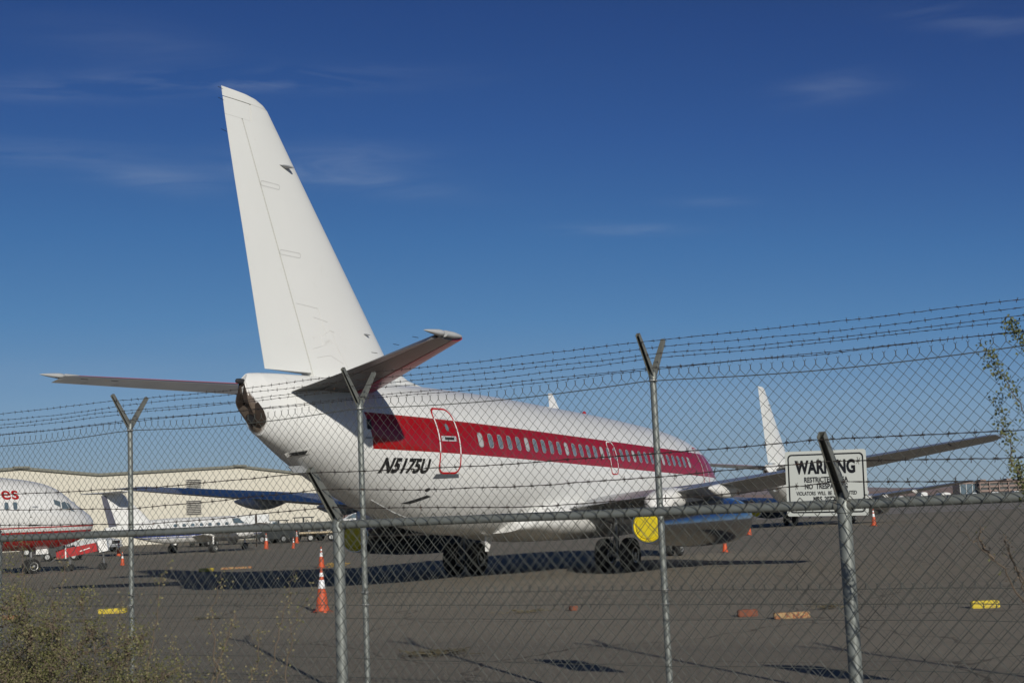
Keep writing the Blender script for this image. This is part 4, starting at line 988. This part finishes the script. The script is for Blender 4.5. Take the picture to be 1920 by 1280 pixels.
def barbed(fr_, path, r, seed, step=.12, br=.0016, bl=.022):
    # path: list of points; one strand pair with barbs
    rs = random.Random(seed); mb = MB(); fine = []
    total = sum((Vector(path[i+1])-Vector(path[i])).length for i in range(len(path)-1))
    def at(s_):
        for i in range(len(path)-1):
            a, b_ = Vector(path[i]), Vector(path[i+1]); l = (b_-a).length
            if s_ <= l or i == len(path)-2: return a.lerp(b_, min(1.0, s_/l))
            s_ -= l
    n = int(total/.06); base = []
    for i in range(n+1):
        s_ = total*i/n; p = at(s_) + Vector((0,0,.010*noise.noise(Vector((s_*1.5, seed*3.1, 0))) + .004*noise.noise(Vector((s_*9, seed, 2)))))
        base.append(p)
    for ph in (0, PI):
        mb.tube([p + Vector((0,math.cos(i*2.1+ph),math.sin(i*2.1+ph)))*r*.75 for i, p in enumerate(base)], r*.8, 4, cap=False)
    s_ = rs.uniform(0, step)
    while s_ < total:
        p = at(s_) + Vector((0,0,.010*noise.noise(Vector((s_*1.5, seed*3.1, 0)))))
        for k in range(2):
            an = rs.uniform(0, PI); d = Vector((rs.uniform(-.5,.5), math.cos(an), math.sin(an)*1.2)).normalized()
            mb.tube([p-d*bl, p+d*bl], br, 3)
        mb.tube([p-fr_.d*.010, p+fr_.d*.010], r*1.9, 5)
        s_ += step*rs.uniform(.85, 1.15)
    return mb
def arm_mesh(base, tip, fr_, wd=.045):
    # pressed steel channel arm with an open face
    mb = MB(); a, b_ = Vector(base), Vector(tip); ax = (b_-a).normalized(); x = fr_.d; y = ax.cross(x).normalized()
    if y.z > 0: y = -y
    for o_, (sx, sy) in (((0,-.5),(1,.12)),((-.46,0),(.09,1)),((.46,0),(.09,1))):
        ring = []
        for p, k in ((a,1.0),(b_,.72)):
            c = p + x*o_[0]*wd*k + y*o_[1]*wd*1.1*k
            ring.append([c+x*q[0]*sx*wd*.5*k+y*q[1]*sy*wd*.55*k for q in ((-1,-1),(1,-1),(1,1),(-1,1))])
        mb.rings(ring)
    return mb
# far fence: two strips of mesh, V arms on both sides, six barbed wires
FF = Frame((-4.4755, 16.0268), (2.8708, -1.7534)); SP = math.hypot(2.8708, 1.7534); HJ = 3.0976
far = thing('chain_link_fence', 'taller chain link fence farther away, topped with V shaped arms and barbed wire', 'fence', (0,0,0), 0)
U0, U1 = -SP*1.35, SP*4.2
def sagf(u):
    k = (u/SP) % 1.0; return .05*math.sin(PI*k)
pw = SP/69
chain_mesh(FF, U0, U1, 1.03, 3.085, pw, .1055, .0027, .034, True, sagf, 1.0).build('mesh_panel', WIRE, far)
rs_ = random.Random(77); mb_ = chain_mesh(FF, U0, U1, .04, 1.155, pw, .1055, .0027, .046, True, lambda u: 0, 9.0)
for i in range(int((U1-U0)/(2*pw))):
    u_ = U0+pw*(1+2*i)
    for v_ in (1.03, 1.155):
        if rs_.random() < .15: continue
        a_ = FF.P(u_+(pw if v_ < 1.1 else 0), v_, .036 if v_ < 1.1 else .048); dn = -1 if v_ < 1.1 else 1
        mb_.tube([a_, a_+Vector((0,0,dn*.030))+FF.nrm*rs_.uniform(-.004,.012)], .0042, 4); mb_.tube([a_+Vector((0,0,dn*.028)), a_+Vector((0,0,dn*.044))+FF.d*rs_.uniform(-.018,.018)+FF.nrm*.006], .0026, 4)
mb_.build('mesh_panel', WIREL, far)
for v, w_, rr_ in ((3.03,.036,.0048),(.90,.050,.0032),(.50,.050,.0032),(.31,.050,.0032),(.25,.052,.0030),(1.03,.040,.0036),(1.155,.052,.0036)):
    m = MB(); pts = [FF.P(lerp(U0,U1,i/60.0), v-(sagf(lerp(U0,U1,i/60.0)) if v > 2 else .012*noise.noise(Vector((i*.4,v,0)))), w_) for i in range(61)]
    m.tube(pts, rr_, 6); m.build('tension_wire', WIRE, far)
for i in range(-1, 5):
    u = i*SP
    m = MB(); m.lathe(FF.P(u,-.3), (0,0,1), [(0,.0300),(HJ+.24,.0300),(HJ+.245,.036),(HJ+.30,.034),(HJ+.33,.02)], 18); po = m.build('post', GALV, far)
    hgt = .42
    for s in (1, -1):
        a = arm_mesh(FF.P(u,HJ-.02,s*.01), FF.P(u,HJ+(.335 if s > 0 else .325),s*.265), FF, .046)
        a.build('barb_arm', GALVR, far, smooth=False)
    for v in (1.155, 1.03, 3.03):
        m = MB(); m.lathe(FF.P(u,v-.009), (0,0,1), [(0,.031),(0,.0385),(.018,.0385),(.018,.031)], 18, cap=False); m.build('tie_band', HUB, far)
seed = 20
for s in (1, -1):
    for fq in (.80, .46, .14):
        path = []
        for i in range(-2, 6):
            for k in (0, .5):
                u = (i+k)*SP
                if u < U0-.5 or u > U1+.5: continue
                path.append(FF.P(u, HJ+(.335 if s > 0 else .325)*fq-(.020+.012*math.sin(seed+i*2.3))*(1 if k else 0), s*(.265*fq+.02)))
        barbed(FF, path, .0024, seed).build('barbed_wire', BARB, far); seed += 1
# near fence: pipe rail, single arms, three barbed wires
NR = 1.66
NF = Frame((-1.175, 9.02), (2.8708*1.0, -1.7534)); NS = 3.36
near = thing('chain_link_fence', 'lower chain link fence in front, with thick top rail and single slanted arms', 'fence', (0,0,0), 0)
n0, n1 = -NS*1.3, NS*2.4
chain_mesh(NF, n0, n1, .03, 1.915, .0455, .098, .0027, .040, False, lambda u: 0, 4.0, .006).build('mesh_panel', WIRE, near)
m = MB(); m.tube([NF.P(lerp(n0,n1,i/30), 1.868+.004*noise.noise(Vector((i*.7,0,0))), 0) for i in range(31)], .026, 20); m.build('top_rail', GALV, near)
for i in range(-1, 3):
    u = i*NS
    m = MB(); m.lathe(NF.P(u,-.3), (0,0,1), [(0,.0365),(2.12,.0365),(2.125,.041),(2.17,.041),(2.20,.030),(2.23,.02)], 22)
    m.build('post', GALV, near)
    m = MB(); m.lathe(NF.P(u,1.862)-NF.d*.045, NF.d, [(0,.028),(0,.033),(.09,.033),(.09,.028)], 18, cap=False); m.build('rail_sleeve', GALVR, near)
    arm_mesh(NF.P(u,1.90,.0), NF.P(u,2.225,.275), NF, .052).build('barb_arm', GALVR, near, smooth=False)
for j, fq in enumerate((.93,.60,.25)):
    path = []
    for i in range(-2, 4):
        for k in (0,.25,.5,.75):
            u = (i+k)*NS
            if u < n0-.6 or u > n1+.6: continue
            path.append(NF.P(u, 1.90+.325*fq-(.028 if j == 0 else .05)*math.sin(PI*k)-.012*noise.noise(Vector((u,j*3,0))), .275*fq+.02))
    barbed(NF, path, .0024, 50+j, .115, .0017, .020).build('barbed_wire', BARB, near)
# ------------------------------------------------------------------ signs on the far fence
def make_sign(label, u, vc, tilt):
    R = thing('warning_sign', label, 'sign', FF.P(u, vc, .075), 0)
    R.rotation_euler = (Matrix(((FF.d.x, -FF.nrm.x, 0), (FF.d.y, -FF.nrm.y, 0), (0, 0, 1))) @ Matrix.Rotation(tilt, 3, 'Y')).to_euler()
    Wd, Hd = .70, .545
    m = MB(); pr = rrect(-Wd/2, Wd/2, -Hd/2, Hd/2, .02); m.rings([[Vector((x,0,z)) for x, z in pr], [Vector((x,.003,z)) for x, z in pr]]); m.build('panel', SIGNW, R, smooth=False)
    def strip(o_, i_):
        mm = MB(); n = len(o_); mm.add([Vector((x,-.0015,z)) for x, z in o_]+[Vector((x,-.0015,z)) for x, z in i_], [(k,(k+1) % n,n+(k+1) % n,n+k) for k in range(n)]); return mm
    strip(rrect(-Wd/2+.022,Wd/2-.022,-Hd/2+.026,Hd/2-.026,.035), rrect(-Wd/2+.034,Wd/2-.034,-Hd/2+.038,Hd/2-.038,.026)).build('border_line', BLACKP, R, smooth=False)
    for body, size, xs_, bd, zc, sp in (('WARNING', .150, .70, .0068, .085, 1.02), ('RESTRICTED AREA', .060, .76, .0018, .010, 1.0), ('NO  TRESPASSING', .060, .76, .0018, -.046, 1.0), ('VIOLATORS  WILL  BE  PROSECUTED', .044, .72, .0009, -.098, 1.0), ('NRS. 207.200', .056, .74, .0018, -.150, 1.0)):
        bm = text_mesh(body, size, xs_, bd, 0, sp)
        for v in bm.verts: v.co = Vector((v.co.x, -.002, v.co.y+zc))
        me = bpy.data.meshes.new('lettering'); bm.to_mesh(me); bm.free(); me.materials.append(BLACKP)
        o = bpy.data.objects.new('lettering', me); C.objects.link(o); o.parent = R
    return R
def u_at(px):   # distance along the far fence seen at this picture column, near the horizon
    d = cam_dir(px, 900); d2 = Vector((d.x, d.y)); o2 = Vector((FF.o.x, FF.o.y)); n2 = Vector((FF.nrm.x, FF.nrm.y)); t = o2.dot(n2)/d2.dot(n2)
    return ((d2*t)-o2).dot(Vector((FF.d.x, FF.d.y)))
su = u_at(1554)
make_sign('white WARNING restricted area sign with black border, hung on the far fence', su, 2.03, .022)
make_sign('second warning sign on the far fence, outside the picture beyond the leafy shoots', su+3.1, 2.0, 0)
# ------------------------------------------------------------------ vegetation
LEAF = pmat('olive_leaf', (.105,.108,.034), .75, var=.4, vscale=3, c2=(.17,.155,.06), t=.56)
LEAFD = pmat('dry_leaf', (.19,.165,.085), .8, var=.4, vscale=6)
LEAFG = pmat('green_leaf', (.090,.100,.025), .7, var=.4, vscale=8, c2=(.16,.14,.045), t=.60)
TWIG = pmat('brown_twig', (.12,.092,.065), .85, var=.4, vscale=12)
def leafq(mb, p, s, rs):
    a = Vector((rs.gauss(0,1), rs.gauss(0,1), rs.gauss(0,1))).normalized(); b_ = a.orthogonal().normalized(); b_ = (b_*math.cos(1.0)+a.cross(b_)*math.sin(rs.uniform(0,6))).normalized()
    L_ = a*s; W_ = b_*s*.38
    mb.add([p, p+L_*.5+W_, p+L_, p+L_*.5-W_], [(0,1,2,3)])
def shrub(label, cat, name, base, stems, mats, seed, twig_r=.004, leaf_s=.018, leaf_n=26, spread=.05):
    rs = random.Random(seed); R = thing(name, label, cat, base)
    st_ = MB(); lf = MB(); lf2 = MB()
    for S in stems:
        S = [Vector(p)-Vector(base) for p in S]; m = len(S); pts = []
        for i in range(m-1):
            for k in range(5): pts.append(S[i].lerp(S[i+1], k/5)+Vector((rs.gauss(0,.006),rs.gauss(0,.006),rs.gauss(0,.006))))
        pts.append(S[-1]); n = len(pts)
        st_.tube(pts, [twig_r*(1.3-1.1*i/n) for i in range(n)], 4)
        for q in range(leaf_n):
            t = rs.uniform(.12, 1)**.8; i = min(n-1, int(t*n)); p = pts[i]+Vector((rs.gauss(0,spread),rs.gauss(0,spread),rs.gauss(0,spread)))*.6
            for _ in range(3): leafq(lf if rs.random() < .72 else lf2, p+Vector((rs.gauss(0,.014),rs.gauss(0,.014),rs.gauss(0,.014))), leaf_s*rs.uniform(.6,1.4), rs)
    st_.build('stem', TWIG, R); lf.build('foliage', mats[0], R, smooth=False, recalc=False)
    if lf2.v: lf2.build('dry_foliage', mats[1], R, smooth=False, recalc=False)
    return R
rs = random.Random(11)
def grow(base, top, n, wob, rs, depth=0, out=None):
    b0, t0 = Vector(base), Vector(top); L_ = (t0-b0).length
    pts = [b0+(t0-b0)*(i/n)+Vector((rs.gauss(0,wob),rs.gauss(0,wob),rs.gauss(0,wob*.5)))*(L_*min(1,i)) for i in range(n+1)]
    out.append(pts)
    if depth > 0:
        for k in range(6 if depth > 1 else 4):
            i = rs.randint(1, n-1); d = Vector((rs.gauss(0,.8), rs.gauss(0,.5), rs.uniform(.2,1.0))).normalized()*L_*rs.uniform(.12,.27)
            grow(pts[i], pts[i]+d, 4, wob*.8, rs, depth-1, out)
def bush_stems(cx, cy, targets, seed):
    rs = random.Random(seed); out = []
    for (x, y, z) in targets: grow((cx+rs.gauss(0,.16), cy+rs.gauss(0,.12), 0), (x, y, z), 7, .018, rs, 2, out)
    return out
def at_px(px, py, D):
    d = cam_dir(px, py); return Vector((0,0,CAM_H)) + d*(D/d.y)
BD = 6.2
tg = []
rs = random.Random(5)
for px in range(-160, 340, 8):
    base_y = 1085+max(0, (px-110))*.66+rs.uniform(-25,130)
    if px < 10: base_y = 1120+rs.uniform(-30,70)
    tg.append(at_px(px+rs.uniform(-10,10), base_y, BD+rs.uniform(-.5,.5)))
stems = bush_stems(-2.1, BD, [tuple(p) for p in tg], 4)
B1 = shrub('wide olive green desert bush filling the lower left corner', 'bush', 'desert_bush', (-2.1, BD, 0), stems, (LEAF, LEAFD), 6, .0026, .0085, 26, .055)
stk = [[(410,1290),(405,1240),(392,1160),(412,1100),(415,1072)],[(395,1290),(430,1190),(440,1150),(405,1240)],[(500,1290),(515,1240),(527,1160),(545,1110),(552,1068)],[(535,1300),(540,1230),(555,1150),(592,1098)],[(460,1300),(480,1250),(487,1190),(490,1178)],[(430,1300),(420,1260),(418,1210)],[(270,1290),(290,1180),(300,1090),(312,1062)],[(215,1290),(225,1180),(230,1120)],[(110,1290),(112,1150),(118,1060),(112,1045)],[(350,1300),(330,1240),(322,1190)]]
stems = []
for i, s_ in enumerate(stk):
    D = 5.4+.12*i; stems.append([tuple(at_px(s_[0][0]*1.0-4, 1560, D).to_tuple()) if False else at_px(s_[0][0]-6, 1500, D)] + [at_px(x, y, D) for x, y in s_])
shrub('tall thin weed stalks with small yellow green heads rising right of the left bush', 'weed', 'weed_stalk', (-1.05, 5.6, 0), stems, (LEAFD, LEAF), 8, .0032, .0095, 48, .012)
# right hand shrub whose shoots reach in from outside the picture
RD = 5.6
sh = [[(2060,1000),(1990,860),(1915,762),(1885,715),(1862,680),(1843,650)],[(2030,1010),(1960,960),(1915,895),(1890,835),(1880,790),(1868,745)],[(2080,800),(1990,700),(1925,650),(1905,625),(1893,600)],[(2000,1060),(1935,940),(1912,890),(1905,865)]]
stems = [[at_px(x, y, RD+.1*i) for x, y in s_] for i, s_ in enumerate(sh)]
for s_ in stems: s_.insert(0, Vector((2.75, 5.7, .0)))
R1 = shrub('leafy green shoots reaching in over the fence at the upper right edge', 'shrub', 'leafy_shrub', (2.75, 5.7, 0), stems, (LEAFG, LEAF), 12, .0030, .0125, 160, .013)
tw = [[(1960,1180),(1915,1120),(1880,1065),(1845,1030),(1800,995)],[(1940,1150),(1915,1085),(1895,1040),(1882,1010)],[(1860,1050),(1842,1020),(1838,985)],[(1950,1110),(1915,1090),(1890,1030),(1884,1008)]]
stems = [[at_px(x, y, 6.0+.05*i) for x, y in s_] for i, s_ in enumerate(tw)]
stems[0].insert(0, Vector((2.65,6.1,0))); stems[1].insert(0, Vector((2.6,6.1,0))); stems[3].insert(0, Vector((2.7,6.1,0)))
shrub('nearly bare dark twigs at the lower right edge', 'twigs', 'bare_twigs', (2.65, 6.1, 0), stems, (TWIG, LEAF), 14, .0048, .010, 14, .009)
# ------------------------------------------------------------------ desert air
hz, hnt, _b = newmat('thin_air'); hnt.nodes.remove(_b)
pv = hnt.nodes.new('ShaderNodeVolumePrincipled'); pv.inputs['Color'].default_value = (.86,.90,1.0,1); pv.inputs['Density'].default_value = 2.0e-5; pv.inputs['Anisotropy'].default_value = .2
hnt.links.new(pv.outputs[0], hnt.nodes['Material Output'].inputs['Volume'])
m = MB(); m.add([(-17000,-400,-10),(17000,-400,-10),(17000,21000,-10),(-17000,21000,-10),(-17000,-400,700),(17000,-400,700),(17000,21000,700),(-17000,21000,700)], [(0,3,2,1),(4,5,6,7),(0,1,5,4),(1,2,6,5),(2,3,7,6),(3,0,4,7)])
ho = m.build('haze', hz, smooth=False); ho['kind'] = 'stuff'
